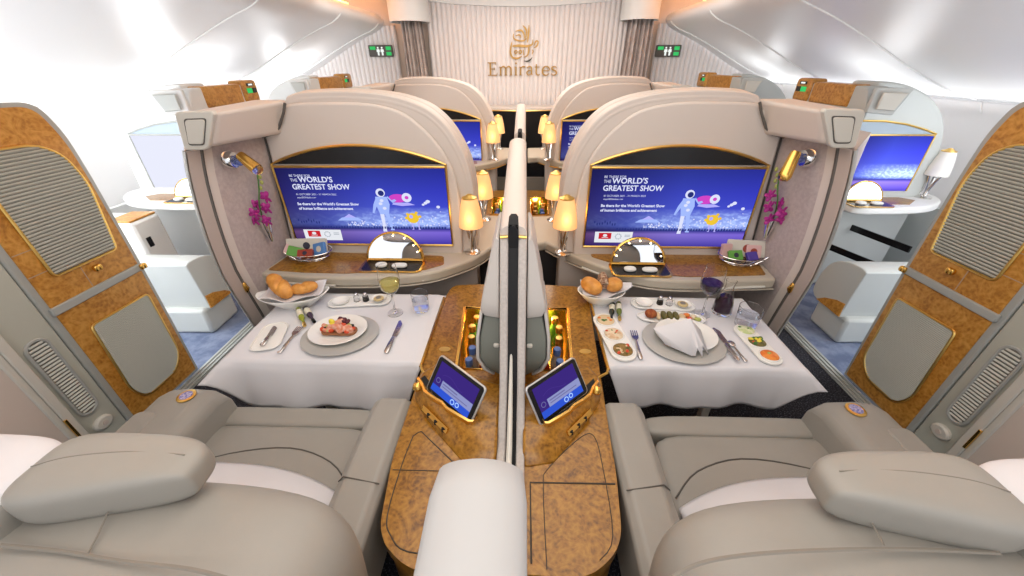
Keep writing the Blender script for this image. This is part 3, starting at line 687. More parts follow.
for s, px in ((-1, (311, 258)), (1, (740, 262))):
    c = at(*px, Z=DZt + .004); c.z = DZt + .003
    c.y = min(c.y, 1.645)
    wirebasket(c, 'chrome wire snack basket on the outer end of the %s vanity desk' % side[s], s)
    if s < 0: pk = [((-.01, .018, .062), (.085, .004, .030), (-.35, 0, .05), 0, 5, 'wide cream packet standing at the back of the left basket'), ((-.055, -.02, .044), (.030, .006, .022), (-.7, .3, .1), 1, None, 'green packet in the left snack basket'),
                    ((.06, .0, .052), (.030, .006, .026), (-.5, -.3, -.2), 2, 0, 'blue packet in the left snack basket'), ((.0, -.03, .040), (.03, .008, .018), (-.9, 0, .2), 3, 5, 'brown packet in the middle of the left basket'),
                    ((-.09, .0, .045), (.022, .005, .022), (-.8, .5, .3), 4, None, 'pale pink packet on the left rim of the left basket')]
    else: pk = [((.02, .022, .066), (.078, .004, .034), (-.3, 0, -.12), 0, 3, 'wide cream packet standing at the back of the right basket'), ((-.08, .012, .056), (.020, .008, .030), (-.2, 0, .1), 4, None, 'pink packet standing on the left of the right basket'),
                ((-.045, -.015, .046), (.028, .006, .020), (-.7, 0, .1), 1, 5, 'dark green packet in the right snack basket'), ((.03, -.02, .044), (.022, .007, .018), (-.8, 0, .2), 6, None, 'violet packet in the right snack basket'),
                ((.045, .004, .058), (.028, .004, .026), (-.45, 0, -.12), 4, 3, 'pale packet with a round badge in the right basket')]
    for (d, sz, rt, mi, st2, lab) in pk: packet(c + Vector(d), sz, rt, m_pk[mi], 'snack_packet', lab, None, m_pk[st2] if st2 is not None else None)

# ================================================================== DIVIDER
def divider(dy, row):
    own = {0: 'nearest', 1: 'middle', 2: 'far'}[row]
    t = thing('privacy_divider', {0: 'pale rounded end of the divider right under the viewer', 1: 'long grey privacy divider with a black slot between the two suites', 2: 'far grey divider standing before the ribbed bulkhead'}[row], 'divider', (0, 1 + dy, 0))
    # rounded top cap
    pts = [(1.0 + dy, 1.06, .98), (1.63 + dy, 1.145, .93)]
    b = B()
    n = 12; secs = []
    for y, ztop, _ in ((.945 + dy, 1.045, 0), (.96 + dy, 1.052, 0), (1.30 + dy, 1.10, 0), (1.66 + dy, 1.143, 0), (1.70 + dy, 1.142, 0), (1.715 + dy, 1.13, 0)):
        sec = []
        for i in range(n + 1):
            a = PI * i / n; sec.append((.036 * math.cos(a), y, ztop - .022 + .022 * math.sin(a)))
        sec += [(-.036, y, ztop - .25), (.036, y, ztop - .25)]
        secs.append(sec)
    if row == 0:
        secs = []
        for y, ztop in ((-.3, 1.10), (.0, 1.138), (.16, 1.150), (.185, 1.147), (.197, 1.13)):
            sec = []
            for i in range(n + 1):
                a = PI * i / n; k = 1 if y < .18 else .93 if y < .19 else .86; sec.append((-.0065 + .038 * k * math.cos(a), y, ztop - .02 + .02 * math.sin(a)))
            sec += [(-.0065 - .038 * k, y, ztop - .25), (-.0065 + .038 * k, y, ztop - .25)]; secs.append(sec)
        loft(b, secs); obj('top_cap', b, m_divtop, t, smooth=50)
        b = B(); bx(b, -.03, .03, -.25, .16, .0, 1.0); obj('core', b, m_leather, t)
        return
    loft(b, secs); obj('top_cap', b, m_shell, t, smooth=50)
    # black slot end on the cap
    b = B(); prism(b, [(-.014, .80), (.014, .80)] + [(.014 * math.cos(PI * i / 8), 1.024 + .022 * math.sin(PI * i / 8)) for i in range(9)], 'y', .938 + dy, .949 + dy); loft(b, [[(x, .945 + dy, 1.0), (x, .945 + dy, 1.0465), (x * .9, .975 + dy, 1.0585), (x * .5, .99 + dy, 1.061), (x * .5, .99 + dy, 1.0)] for x in (-.014, .014)]); obj('slot_mouth', b, m_blackm, t)
    if row == 2: 
        b = B(); bx(b, -.034, .034, 1.0 + dy, 1.6 + dy, 0, .95); obj('core', b, m_leather, t); return
    # twin plates and black slot between them
    prf = [(1.70, 1.0), (.955, 1.02), (.935, 1.0), (.86, .82), (.78, .62), (.66, .525), (.40, .512), (.40, .3), (1.70, .3)]
    for s in (-1, 1):
        b = B(); prism(b, [(y + dy, z) for y, z in prf], 'x', s * .014, s * .037); obj('side_plate', b, m_platef, t, bev=.005)
    b = B(); prism(b, [(y + dy + .006, z - .012) for y, z in prf], 'x', -.014, .014); obj('slot', b, m_blackm, t)
    b = B(); tube(b, [(-.004, .86 + dy, .74), (-.004, .76 + dy, .615), (-.004, .64 + dy, .530), (-.004, .42 + dy, .520)], [.003, .006, .008, .008], 10); obj('slot_rail', b, m_shell2, t)
    for s in (-1, 1):
        b = B(); tube(b, [(s * .036, .940 + dy, 1.012), (s * .015, .940 + dy, 1.014)], .004, 6); obj('gold_tip', b, m_goldl, t)
m_platef = mat('heathered grey plate', (.42, .385, .36), .8, noise=(120, (.50, .46, .43), .35, .65))
m_divtop = mat('pale divider cap', (.42, .425, .43), .45)
m_lid = mat('grey lid pad', (.52, .49, .46), .5); m_lidd = mat('grey green lid recess', (.17, .18, .155), .6)
for row, dy in ((0, -1.55), (1, 0), (2, 1.55)): divider(dy, row)
# ================================================================== CONSOLES
def console(s, dy, row):
    own = 'near' if row == 1 else 'far'
    def cx(x, y): return x if s < 0 else x * (1 - .13 * min(1, max(0, (.98 - y) / .12)))
    t = thing('burl_console', '%s glossy burl side console along the %s side of the divider' % (own, side[s]), 'console', (s * .17, .95 + dy, 0), group=own + ' pair of burl consoles')
    out = rpoly([(s * .037, .36), (s * .20, .355), (s * .295, .42), (s * .322, .62), (s * .325, 1.44), (s * .31, 1.54), (s * .037, 1.56)], [.01, .06, .09, .05, .05, .05, .01], 6)
    out = [(cx(abs(x), y) * s, y + dy) for x, y in out]
    inn = [(s * x, y + dy) for x, y in ((.08, .97), (.195, .97), (.215, 1.34), (.08, 1.34))]
    b = B(); plate_hole(b, out, inn, .46, .50); obj('console_top', b, m_burl, t, bev=.006, seg=3)
    b = B(); o2 = [((x - s * .18) * .985 + s * .18, (y - .95 - dy) * .985 + .95 + dy) for x, y in out]; plate_hole(b, o2, inn, .0, .458); obj('console_body', b, m_burl, t)
    # gold lined minibar well
    b = B(); x0, x1, y0, y1 = s * .08, s * .205, .97 + dy, 1.34 + dy
    poly(b, [(x0, y0, .36), (x1, y0, .36), (s * .215, y1, .36), (x0, y1, .36)])
    poly(b, [(s * .194, y0 + .001, .36), (s * .214, y1, .36), (s * .214, y1, .503), (s * .194, y0 + .001, .503)]); poly(b, [(x0, y0 + .001, .36), (x1, y0 + .001, .36), (x1, y0 + .001, .50), (x0, y0 + .001, .50)]); poly(b, [(x0, y1 - .001, .36), (s * .214, y1 - .001, .36), (s * .214, y1 - .001, .50), (x0, y1 - .001, .50)])
    obj('minibar_well', b, m_gold, t, smooth=0)
    b = B(); tube(b, [(s * .078, .965 + dy, .503), (s * .200, .965 + dy, .503), (s * .222, 1.345 + dy, .503), (s * .078, 1.345 + dy, .503)], .006, 6, closed=True); tube(b, [(s * .205, .965 + dy, .505), (s * .228, 1.345 + dy, .505)], .004, 6); obj('gold_rim', b, m_gold, t)
    lt = bpy.data.lights.new('minibar_light', 'POINT'); lt.energy = .8; lt.color = (1, .72, .35); lt.shadow_soft_size = .02
    lo = bpy.data.objects.new('minibar_light', lt); C.objects.link(lo); lo.location = (s * .12, 1.30 + dy, .485)
    # raised minibar lid leaning on the divider
    if row == 1:
        def sec(y, z, w): return [(s * .040, y + .03, z), (s * .040, y, z), (s * (.040 + w), y + .012, z), (s * (.040 + w), y + .22, z), (s * .040, y + .22, z)]
        b = B(); loft(b, [sec(.945, 1.005, .010), sec(.94, .975, .022), sec(.915, .90, .036), sec(.89, .83, .052), sec(.885, .80, .056), sec(.89, .775, .046)]); lid = obj('minibar_lid', b, m_lid, t, bev=.008, seg=3)
        b = B(); loft(b, [sec(.90, .775, .046), sec(.875, .71, .060), sec(.86, .64, .062), sec(.865, .595, .045), sec(.88, .56, .018)]); obj('inner_tray', b, m_lidd, lid, bev=.004)
        b = B(); loft(b, [[(s * (.040 + w), y, z), (s * (.050 + w), y, z), (s * (.050 + w), y + .2, z), (s * (.040 + w), y + .2, z)] for y, z, w in ((.905, .785, .050), (.880, .71, .062), (.865, .64, .064), (.87, .59, .046), (.885, .555, .018))]); obj('tray_rim', b, m_lid, lid, bev=.004)
        b = B(); sell(b, (s * .050, .872, .69), (.009, .006, .007), 3, 4); obj('lid_catch', b, m_shell2, lid)
    # gold side rail beside the table
    b = B(); tube(b, [(s * .328, .98 + dy, .505), (s * .330, 1.42 + dy, .505)], .006, 6); tube(b, [(s * .334, .98 + dy, .495), (s * .336, 1.42 + dy, .495)], .004, 6); tube(b, [(s * .328, .98 + dy, .505), (s * .320, .955 + dy, .505), (s * cx(.300, .93), .93 + dy, .505)], .005, 6); obj('side_rail', b, m_gold, t)
    if row == 2: return
    # tablet dock: raised block, gold lip, knob, jack bar
    b0 = [(.037, .60), (.06, .60), (.135, .612), (.20, .68), (.272, .765), (.318, .83), (.318, .90), (.262, .96), (.12, .90), (.037, .86)]
    b1 = [(.037, .66), (.06, .665), (.100, .690), (.172, .735), (.262, .805), (.304, .862), (.300, .90), (.26, .945), (.12, .885), (.037, .85)]
    b = B(); b0 = [(cx(x, y), y) for x, y in b0]; b1 = [(cx(x, y), y) for x, y in b1]; loft(b, [[(s * x, y, .498) for x, y in b0], [(s * (x * .5 + u * .5), y * .55 + v * .45, .530) for (x, y), (u, v) in zip(b0, b1)], [(s * x, y, .548) for x, y in b1]]); obj('dock_block', b, m_burl, t, bev=.008, seg=3)
    lip = [(.304, .866), (.282, .838), (.270, .812), (.245, .792), (.205, .766), (.188, .746), (.150, .722), (.118, .702), (.104, .702), (.098, .715)]
    b = B(); lp = [Vector((s * cx(x, y), y, .556)) for x, y in lip]; loft(b, [[p + Vector((0, 0, .006)), p + Vector((0, 0, -.012)), p + Vector((s * .004, -.006, -.012)), p + Vector((s * .004, -.006, .004))] for p in lp]); obj('gold_lip', b, m_goldl, t, bev=.0015)
    b = B(); prism(b, [(s * cx(x, y), y) for x, y in [(.296, .868), (.262, .815), (.20, .768), (.165, .738), (.115, .712), (.10, .73), (.16, .77), (.25, .835), (.288, .882)]], 'z', .548, .551); obj('dock_slot', b, m_blackm, t)
    b = B(); lathe(b, [(0, .0), (.014, 0), (.016, .008), (.012, .018), (.007, .022), (0, .023)], 18, (s * cx(.300, .835), .835, .540)); obj('knob', b, m_gold, t)
    b = B(); A_ = Vector((s * cx(.268, .7), .772, .523)); D_ = Vector((s * cx(.180, .7), .690, .523)); tube(b, [A_, D_], .009, 4); 
    tube(b, [A_ + Vector((0, 0, .010)), D_ + Vector((0, 0, .010))], .004, 4); obj('jack_bar', b, m_gold, t)
    b = B()
    for k in (.2, .5, .8): 
        p = A_.lerp(D_, k) + Vector((s * -.004, -.010, -.001)); bx(b, p.x - .006, p.x + .006, p.y - .004, p.y + .004, p.z - .006, p.z + .007)
    obj('jack_sockets', b, m_blackm, t)
    # engraved seams
    b = B()
    if s < 0:
        lpx = [(s * .283, .69), (s * .290, .60), (s * .288, .47), (s * .265, .425), (s * .22, .395), (s * .10, .388)]; tube(b, smoothpath([(x, y, .5005) for x, y in lpx], 4), .0016, 5)
        tube(b, smoothpath([(s * .283, .69, .5005), (s * .265, .705, .5005), (s * .245, .69, .5005), (s * .13, .59, .5005)], 4), .0016, 5); tube(b, [(s * .31, .585, .5005), (s * .06, .585, .5005)], .0013, 5)
    else:
        tube(b, [(s * .052, .38, .5005), (s * .052, .56, .5005), (s * .268, .562, .5005)], .0025, 5)
        tube(b, smoothpath([(s * .085, .37, .5005), (s * .085, .55, .5005), (s * .10, .60, .5005), (s * .20, .70, .5005), (s * .238, .70, .5005), (s * .245, .60, .5005), (s * .238, .44, .5005), (s * .20, .39, .5005)], 4), .0012, 5)
    obj('engraved_seam', b, m_groove, t)
    b = B(); lathe(b, [(0, 0), (.022, 0), (.022, .002), (0, .002)], 16, (s * .262, 1.07, .500), sx=1, sy=.6); obj('flush_button', b, m_goldl, t)
for row, dy in ((1, 0), (2, 1.55)):
    for s in (-1, 1): console(s, dy, row)
# small bottles in the wells
m_btl = [mat('bottle blue cap', (.08, .16, .42), .4), mat('bottle amber', (.55, .25, .04), .1, trans=.4), mat('bottle green', (.12, .32, .03), .15), mat('bottle clear', (.75, .75, .7), .05, trans=.6), mat('can red', (.5, .05, .02), .25, .6)]
names = ['blue capped water bottle', 'amber bottle', 'green bottle', 'clear bottle', 'blue capped water bottle']
for row, dy in ((1, 0), (2, 1.55)):
    for s in (-1, 1):
        for k, (x, y) in enumerate(((.165, 1.02), (.160, 1.085), (.172, 1.15), (.178, 1.22), (.165, 1.285), (.112, 1.05), (.115, 1.15), (.115, 1.25))):
            mi = [0, 0, 1, 2, 2, 4, 3, 1][k]
            t = thing('minibar_bottle', '%s in the %s %s burl console' % (['blue capped bottle nearest the tablet', 'blue capped bottle second from the tablet', 'amber bottle in the middle of the outer row', 'green bottle before the last of the outer row', 'green bottle at the far end of the outer row', 'red can-like bottle beside the raised lid', 'clear bottle behind the raised lid', 'amber bottle at the far end beside the lid'][k], 'near' if row == 1 else 'far', side[s]), 'bottle', (s * x, y + dy, .362), group='bottles in the minibar wells')
            b = B(); lathe(b, [(0, 0), (.021, 0), (.022, .01), (.022, .075), (.014, .10), (.009, .112), (0, .112)], 16); obj('bottle_body', b, m_btl[3] if mi == 0 else m_btl[mi], t, world=False)
            b = B(); lathe(b, [(0, .11), (.014, .11), (.015, .13), (.013, .138), (0, .139)], 14); obj('cap', b, m_btl[0] if mi == 0 else m_goldl, t, world=False)
# tablets
def tablet(s, TL, TR, BR, BL, label):
    t = thing('tablet', label, 'tablet', (BL + BR) / 2, group='tablets in the console docks')
    ex = (TR - TL + BR - BL).normalized(); W = ((TR - TL).length + (BR - BL).length) / 2; ey = ((TL - BL) + (TR - BR)); ey = (ey - ex * ey.dot(ex)).normalized(); H = ((TL - BL).length + (TR - BR).length) / 2
    ez = ex.cross(ey); c = (TL + TR + BL + BR) / 4; M4 = Matrix((ex, ey, ez)).transposed().to_4x4(); M4.translation = c
    b = B(); prism(b, rrect(-W / 2, W / 2, -H / 2, H / 2, .012), 'z', -.008, .0, M=M4); obj('tablet_case', b, m_tabs, t, bev=.002)
    b = B(); prism(b, rrect(-W / 2 + .004, W / 2 - .004, -H / 2 + .004, H / 2 - .004, .010), 'z', .0, .0012, M=M4); obj('bezel', b, m_black, t)
    b = B(); w = W / 2 - .018; h = H / 2 - .014; q = lambda u, v, k: M4 @ Vector((-w + 2 * w * u, -h + 2 * h * v, .0014 + .0003 * k))
    def pg(pts, mi, k=0): poly(b, [q(u, v, k) for u, v in pts], mi)
    pg([(0, 0), (1, 0), (1, 1), (0, 1)], 0); pg([(0, 0), (1, 0), (1, .22), (0, .22)], 3, 1); pg([(.2, .22), (1, .22), (1, .48), (.2, .48)], 1, 1)
    pg([(.24, .38), (.62, .38), (.62, .42), (.24, .42)], 2, 2); pg([(.24, .30), (.9, .30), (.9, .33), (.24, .33)], 2, 2)
    def ring(cu, cv, r, mi, k):
        pg([(cu + r * math.cos(2 * PI * i / 14), cv + r * 1.6 * math.sin(2 * PI * i / 14)) for i in range(14)], mi, k)
    ring(.10, .40, .055, 2, 2); ring(.10, .40, .042, 0, 3); ring(.58, .11, .055, 4, 2); ring(.70, .13, .05, 4, 2); ring(.58, .11, .035, 3, 3); ring(.70, .13, .03, 3, 3)
    surf(b, lambda u, v: q(.15 + .55 * u, .62 + .02 * v + .08 * math.sin(u * 5), 1), 8, 1, 5)
    obj('screen', b, [e_ipad, e_ipadc, em('tablet grey text', (.16, .16, .35), 1), e_blue, em('tablet pale ring', (.4, .6, 1), 1), em('tablet violet soft', (.06, .03, .24), 1)], t, smooth=0)
tablet(-1, at(440, 355, Z=.655), at(487, 387, Z=.645), at(469, 428, Z=.545), at(426, 388, Z=.555), 'tablet with a violet screen standing in the left console dock')
tablet(1, at(525, 387, Z=.645), at(575, 357, Z=.655), at(588, 391, Z=.555), at(541, 429, Z=.545), 'tablet with a violet screen standing in the right console dock')

# ================================================================== TABLES AND CLOTHS
TZ = .50
for s in (-1, 1):
    t = thing('dining_table', 'fold-out dining table under the white cloth in the %s suite' % side[s], 'table', (s * .7, 1.2, 0), group='fold-out dining tables')
    b = B(); prism(b, [(s * x, y) for x, y in rrect(.345, 1.05 if s < 0 else 1.01, 1.02, 1.43, .03)], 'z', TZ - .022, TZ - .006); obj('tabletop', b, m_gframe, t, bev=.004)
    b = B(); bx(b, s * .62, s * .70, 1.02, 1.42, TZ - .06, TZ - .022); obj('support_beam', b, m_black, t)
    b = B(); bx(b, s * .735, s * .765, 1.02, 1.05, .0, TZ - .022); obj('leg', b, m_shell2, t, bev=.004)
    b = B(); yn = 1.000; yf = 1.455; x0, x1 = .328, 1.062 if s < 0 else 1.022
    def cl(u, v, s=s):
        # v: 0 far drop -> top -> near drop 1 ; u: inner -> outer
        rnd_ = math.sin
        x = x0 + (x1 - x0) * u; d = 0; z = TZ
        L1, L2 = .06, .72
        if v < L1: y = yf + .006; z = TZ - .05 * (1 - v / L1)
        elif v < L2: y = yf + (yn - yf) * (v - L1) / (L2 - L1); z = TZ
        else:
            k = (v - L2) / (1 - L2); f = max(0, (u - .90) / .10); drop = (.190 - .135 * f * f * (3 - 2 * f)) + .006 * math.sin(u * 7)
            a = min(k * 4, 1); yb = -.050 if s < 0 else -.006
            y = yn - .012 * math.sin(a * PI / 2) + (yb + .004) * k - .011 * k * math.sin(u * 13 + s) - .005 * k * math.sin(u * 29 + 2)
            z = TZ - drop * max(0, (k * 1.05 - .05 + .02 * math.sin(a * PI)))
            x += .075 * (1 - u) ** 4 * k + .062 * f * f * k; y -= .03 * f * k
        if u < .03: z -= .004
        return (s * x, y, z + .0012 * math.sin(u * 23 + v * 9) * (1 if v > L1 else 0) * (.4 if v < L2 else 1))
    surf(b, cl, 70, 56); o = obj('tablecloth', b, m_white, smooth=80)
    md = o.modifiers.new('solid', 'SOLIDIFY'); md.thickness = .003; md.offset = -1
    tag(o, 'white tablecloth draped over the table of the %s suite' % side[s], 'tablecloth', 'white tablecloths')
TT = TZ + .0035
def loc(u, v): p = at(u, v, Z=TT); p.z = TT; return p
# ---- generic tableware
def lathe_obj(name, prof, mt, t, n=32, sx=1, sy=1, c=(0, 0, 0)):
    b = B(); lathe(b, prof, n, c, sx=sx, sy=sy); return obj(name, b, mt, t, world=False, smooth=50)
def plateprof(r, h=.012, t=.004): return [(0, 0), (r * .62, 0), (r * .70, h * .35), (r * .985, h), (r, h + t * .4), (r * .985, h + t), (r * .70, h * .35 + t), (r * .60, t), (0, t)]
def knife(p0, p1, label, blade=None):
    d = (p1 - p0); L = d.length; a = math.atan2(d.y, d.x); t = thing('table_knife', label, 'knife', p0, a)
    b = B(); tube(b, [(0, 0, .004), (L * .05, 0, .005), (L * .25, 0, .005), (L * .44, 0, .004), (L * .48, 0, .004)], [.006, .0105, .0095, .0065, .005], 10, flat=.5); obj('handle', b, m_steel, t, world=False)
    b = B(); prism(b, rpoly([(L * .46, -.005), (L * .50, -.013), (L * .88, -.013), (L, .0), (L * .985, .008), (L * .48, .007)], .004), 'z', .002, .0045); obj('blade', b, blade or m_steel, t, world=False, bev=.0008)
m_gleam_steel = mat('steel tinted with violet gleam', (.50, .40, .50), .2, 1)  # violet gleam on the blade is put into the base colour
def fork(p0, p1, label):
    d = (p1 - p0); L = d.length; a = math.atan2(d.y, d.x); t = thing('table_fork', label, 'fork', p0, a)
    b = B(); tube(b, [(0, 0, .003), (L * .04, 0, .004), (L * .3, 0, .005), (L * .66, 0, .008)], [.005, .0085, .006, .0035], 10, flat=.5); obj('handle', b, m_steel, t, world=False)
    b = B(); prism(b, rpoly([(L * .64, -.004), (L * .72, -.012), (L * .80, -.013), (L * .80, .013), (L * .72, .012), (L * .64, .004)], .004), 'z', .006, .0085)
    for k in range(4): y = -.0112 + k * .0075; bx(b, L * .79, L, y - .0016, y + .0016, .006, .0085)
    obj('tines', b, m_steel, t, world=False)
def spoon(p0, p1, label):
    d = (p1 - p0); L = d.length; a = math.atan2(d.y, d.x); t = thing('teaspoon', label, 'spoon', p0, a)
    b = B(); tube(b, [(0, 0, .003), (L * .04, 0, .004), (L * .3, 0, .004), (L * .72, 0, .006)], [.004, .0075, .005, .003], 10, flat=.5); obj('handle', b, m_steel, t, world=False)
    b = B(); sell(b, (L * .86, 0, .006), (L * .15, .013, .005), 2, 6); obj('bowl', b, m_steel, t, world=False)
def glass_tumbler(p, label, r=.036, h=.072, tip=0):
    r *= 1.18; h *= 1.15
    t = thing('water_tumbler', label, 'glass', p)
    b = B(); lathe(b, [(0, 0), (r * .90, 0), (r * .93, .004), (r, h), (r - .0018, h), (r * .88, .010), (0, .009)], 32); obj('glass_wall', b, m_glass, t, world=False, smooth=60)
    b = B(); lathe(b, [(0, .0095), (r * .87, .0105), (r * .93, h * .62), (0, h * .62)], 28); obj('water', b, m_water, t, world=False, smooth=50)
def wine_glass(p, label, wm, lvl, r=.036):
    t = thing('wine_glass', label, 'glass', p); H = .115; r = .043
    pr = [(0, 0), (.032, 0), (.032, .0018), (.010, .004), (.0035, .010), (.003, H * .78), (.006, H * .86)]
    bowl = [(.0, H * .87), (.021, H * .92), (.038, H * 1.12), (r, H * 1.36), (r * .97, H * 1.6), (r * .86, H * 1.95)]
    b = B(); lathe(b, pr + bowl[1:] + [(x - .0012, z) for x, z in bowl[::-1][:-1]] + [(0, H * .90)], 32); obj('glass_bowl_and_stem', b, m_glass, t, world=False, smooth=60)
    b = B(); w = [(0, H * .905), (.020, H * .94), (.0365, H * 1.13), (r * .95, H * 1.34)]
    w = [(x, z) for x, z in w if z <= lvl * H] or w; w.append((w[-1][0] + .0005, w[-1][1] + .002)); w.append((0, w[-1][1])); lathe(b, w, 28); obj('wine', b, wm, t, world=False, smooth=50)
def shaker(p, label, fill):
    t = thing('shaker', label, 'shaker', p, group='glass salt and pepper shakers')
    b = B(); lathe(b, [(0, 0), (.014, 0), (.015, .003), (.013, .022), (.008, .028), (0, .028)], 8); obj('crystal_jar', b, m_glass, t, world=False, smooth=20)
    b = B(); lathe(b, [(0, .003), (.0115, .003), (.0110, .014), (0, .014)], 10); obj('contents', b, fill, t, world=False)
    b = B(); sell(b, (0, 0, .033), (.0085, .0085, .007), 2.2, 4); obj('cap', b, m_chrome, t, world=False)
m_pepper = mat('pepper', (.03, .025, .02), .9); m_salt = mat('salt', (.85, .83, .82), .9); m_butter = mat('butter', (.62, .48, .24), .5); m_clabel = mat('pale label', (.72, .68, .55), .5)
def caddy(pa, pb, s, with_):
    c = (pa + pb) / 2; d = pb - pa; L = d.length; a = math.atan2(d.y, d.x); w = with_
    t = thing('condiment_tray', 'long white china tray at the back of the %s table' % w, 'tray', c, a, group='condiment trays')
    out = [(x, y) for x, y in rrect(-L / 2, L / 2, -.038, .038, .037, 8)]
    b = B(); prism(b, out, 'z', 0, .006); obj('tray_base', b, m_china, t, world=False, bev=.002); b = B(); tube(b, [(x, y, .0075) for x, y in out], .0032, 6, closed=True); obj('rim', b, m_china, t, world=False)
    Rz = Matrix.Rotation(a, 4, 'Z')
    t2 = thing('butter_dish', 'small round white dish on the left of the %s condiment tray' % w, 'dish', c + Rz @ Vector((-L * .30, 0, .0065)), a, group='small round dishes on condiment trays'); lathe_obj('dish', plateprof(.036, .007, .003), m_china, t2)
    t3 = thing('butter_dish', 'small round dish holding butter on the right of the %s condiment tray' % w, 'dish', c + Rz @ Vector((L * .31, 0, .0065)), a, group='small round dishes on condiment trays'); lathe_obj('dish', plateprof(.034, .009, .003), m_china, t3)
    tb = thing('butter_pat', 'curl of butter in the dish on the %s condiment tray' % w, 'butter', c + Rz @ Vector((L * .31, 0, .0120)), a, group='butter portions'); lathe_obj('butter', [(0, 0), (.021, 0), (.022, .005), (.018, .008), (.010, .007), (0, .008)], m_butter, tb, 20)
    b = B(); lathe(b, [(0, .0085), (.012, .0085), (.011, .0095), (0, .0096)], 12); obj('paper_seal', b, m_leather_d, tb, world=False)
    shaker(c + Rz @ Vector((-L * .045, .004, .0065)), 'crystal salt shaker on the %s condiment tray' % w, m_salt if s < 0 else m_pepper)
    shaker(c + Rz @ Vector((L * .10, .002, .0065)), 'crystal pepper shaker on the %s condiment tray' % w, m_pepper if s < 0 else m_salt)
caddy(loc(329, 304), loc(391, 300.5), -1, 'left'); caddy(loc(631, 304), loc(694, 307.5), 1, 'right')
# chargers and plates
for s, cc, pc, pr_ in ((-1, (341, 336), (339, 332.5), .113), (1, (683, 342), (685, 337), .116)):
    t = thing('charger_plate', 'large grey charger plate in the middle of the %s table' % side[s], 'plate', loc(*cc), group='grey charger plates'); lathe_obj('charger', plateprof(.146 if s < 0 else .152, .008, .003), m_charger, t, 48, sy=.88)
    p = loc(*pc); p.z += .006; t = thing('dinner_plate', 'round white plate %s' % ('under the salmon salad on the left table' if s < 0 else 'under the folded napkin on the right table'), 'plate', p, group='white dinner plates'); lathe_obj('plate', plateprof(pr_, .011, .003), m_china, t, 48, sy=.88)
# salmon salad
m_salmon = mat('salmon', (.62, .20, .10), .5, noise=(60, (.72, .42, .32), .4, .6)); m_orange = mat('orange dip', (.72, .16, .02), .4, noise=(50, (.8, .28, .05), .4, .6)); m_yel = mat('yellow pepper', (.80, .66, .06), .4)
m_toast = mat('toast', (.28, .12, .05), .7); m_purp = mat('dark leaf', (.10, .02, .03), .5); m_ol = mat('olive', (.02, .018, .012), .25); m_tom = mat('tomato red', (.62, .07, .02), .35); m_crm = mat('cream salad', (.72, .60, .42), .6, noise=(60, (.60, .38, .22), .5, .62)); m_dipb = mat('brown dip', (.30, .18, .05), .6, noise=(70, (.12, .09, .02), .45, .6)); m_falafel = mat('falafel', (.24, .05, .015), .8, noise=(70, (.36, .11, .03), .4, .6)); m_dolma = mat('stuffed leaf', (.09, .085, .02), .5, noise=(50, (.17, .14, .04), .4, .6)); m_humm = mat('hummus', (.66, .50, .30), .6)
p = loc(341, 334); p.z = TT + .0135
t = thing('salmon_salad', 'salmon salad on toast heaped on the left dinner plate', 'food', p)
b = B(); prism(b, rrect(-.068, .068, -.030, .024, .022), 'z', 0, .010); obj('toast', b, m_toast, t, world=False, bev=.003)
rnd = random.Random(11)
def blob(name, mt, items):
    b = B()
    for x, y, z, r in items:
        R3 = Matrix.Rotation(rnd.random() * 6, 3, 'Z') @ Matrix.Rotation(rnd.random() * 2, 3, 'X'); sell(b, (x, y, z), (r * 1.2, r, r * .7), 2.6, 4, R3)
    return obj(name, b, mt, t, world=False)
blob('salmon_pieces', m_salmon, [(-.055, .004, .02, .013), (-.03, -.012, .022, .015), (-.005, -.01, .026, .017), (.015, -.015, .024, .016), (.005, .012, .032, .017), (.038, -.010, .022, .015), (.05, -.018, .018, .012), (-.012, .02, .026, .013), (-.045, -.018, .018, .010)])
blob('tomato_pieces', m_tom, [(-.02, -.022, .020, .009), (.042, -.022, .018, .010), (.055, -.005, .018, .009), (.022, .0, .034, .008), (-.06, -.01, .017, .009)])
blob('yellow_pepper', m_yel, [(-.033, .018, .032, .012), (-.028, .010, .026, .009)])
blob('cucumber', m_lime, [(-.038, -.003, .024, .010), (.030, .012, .026, .010), (.044, .006, .022, .008), (-.036, -.02, .019, .006)])
blob('dark_leaves', m_purp, [(.0, .026, .042, .009), (.016, .022, .040, .010), (.03, .016, .034, .011), (-.008, .03, .036, .008), (.02, .008, .042, .007)])
blob('olives', m_ol, [(.050, .006, .024, .007), (-.048, -.014, .024, .006), (.010, .028, .04, .006)])
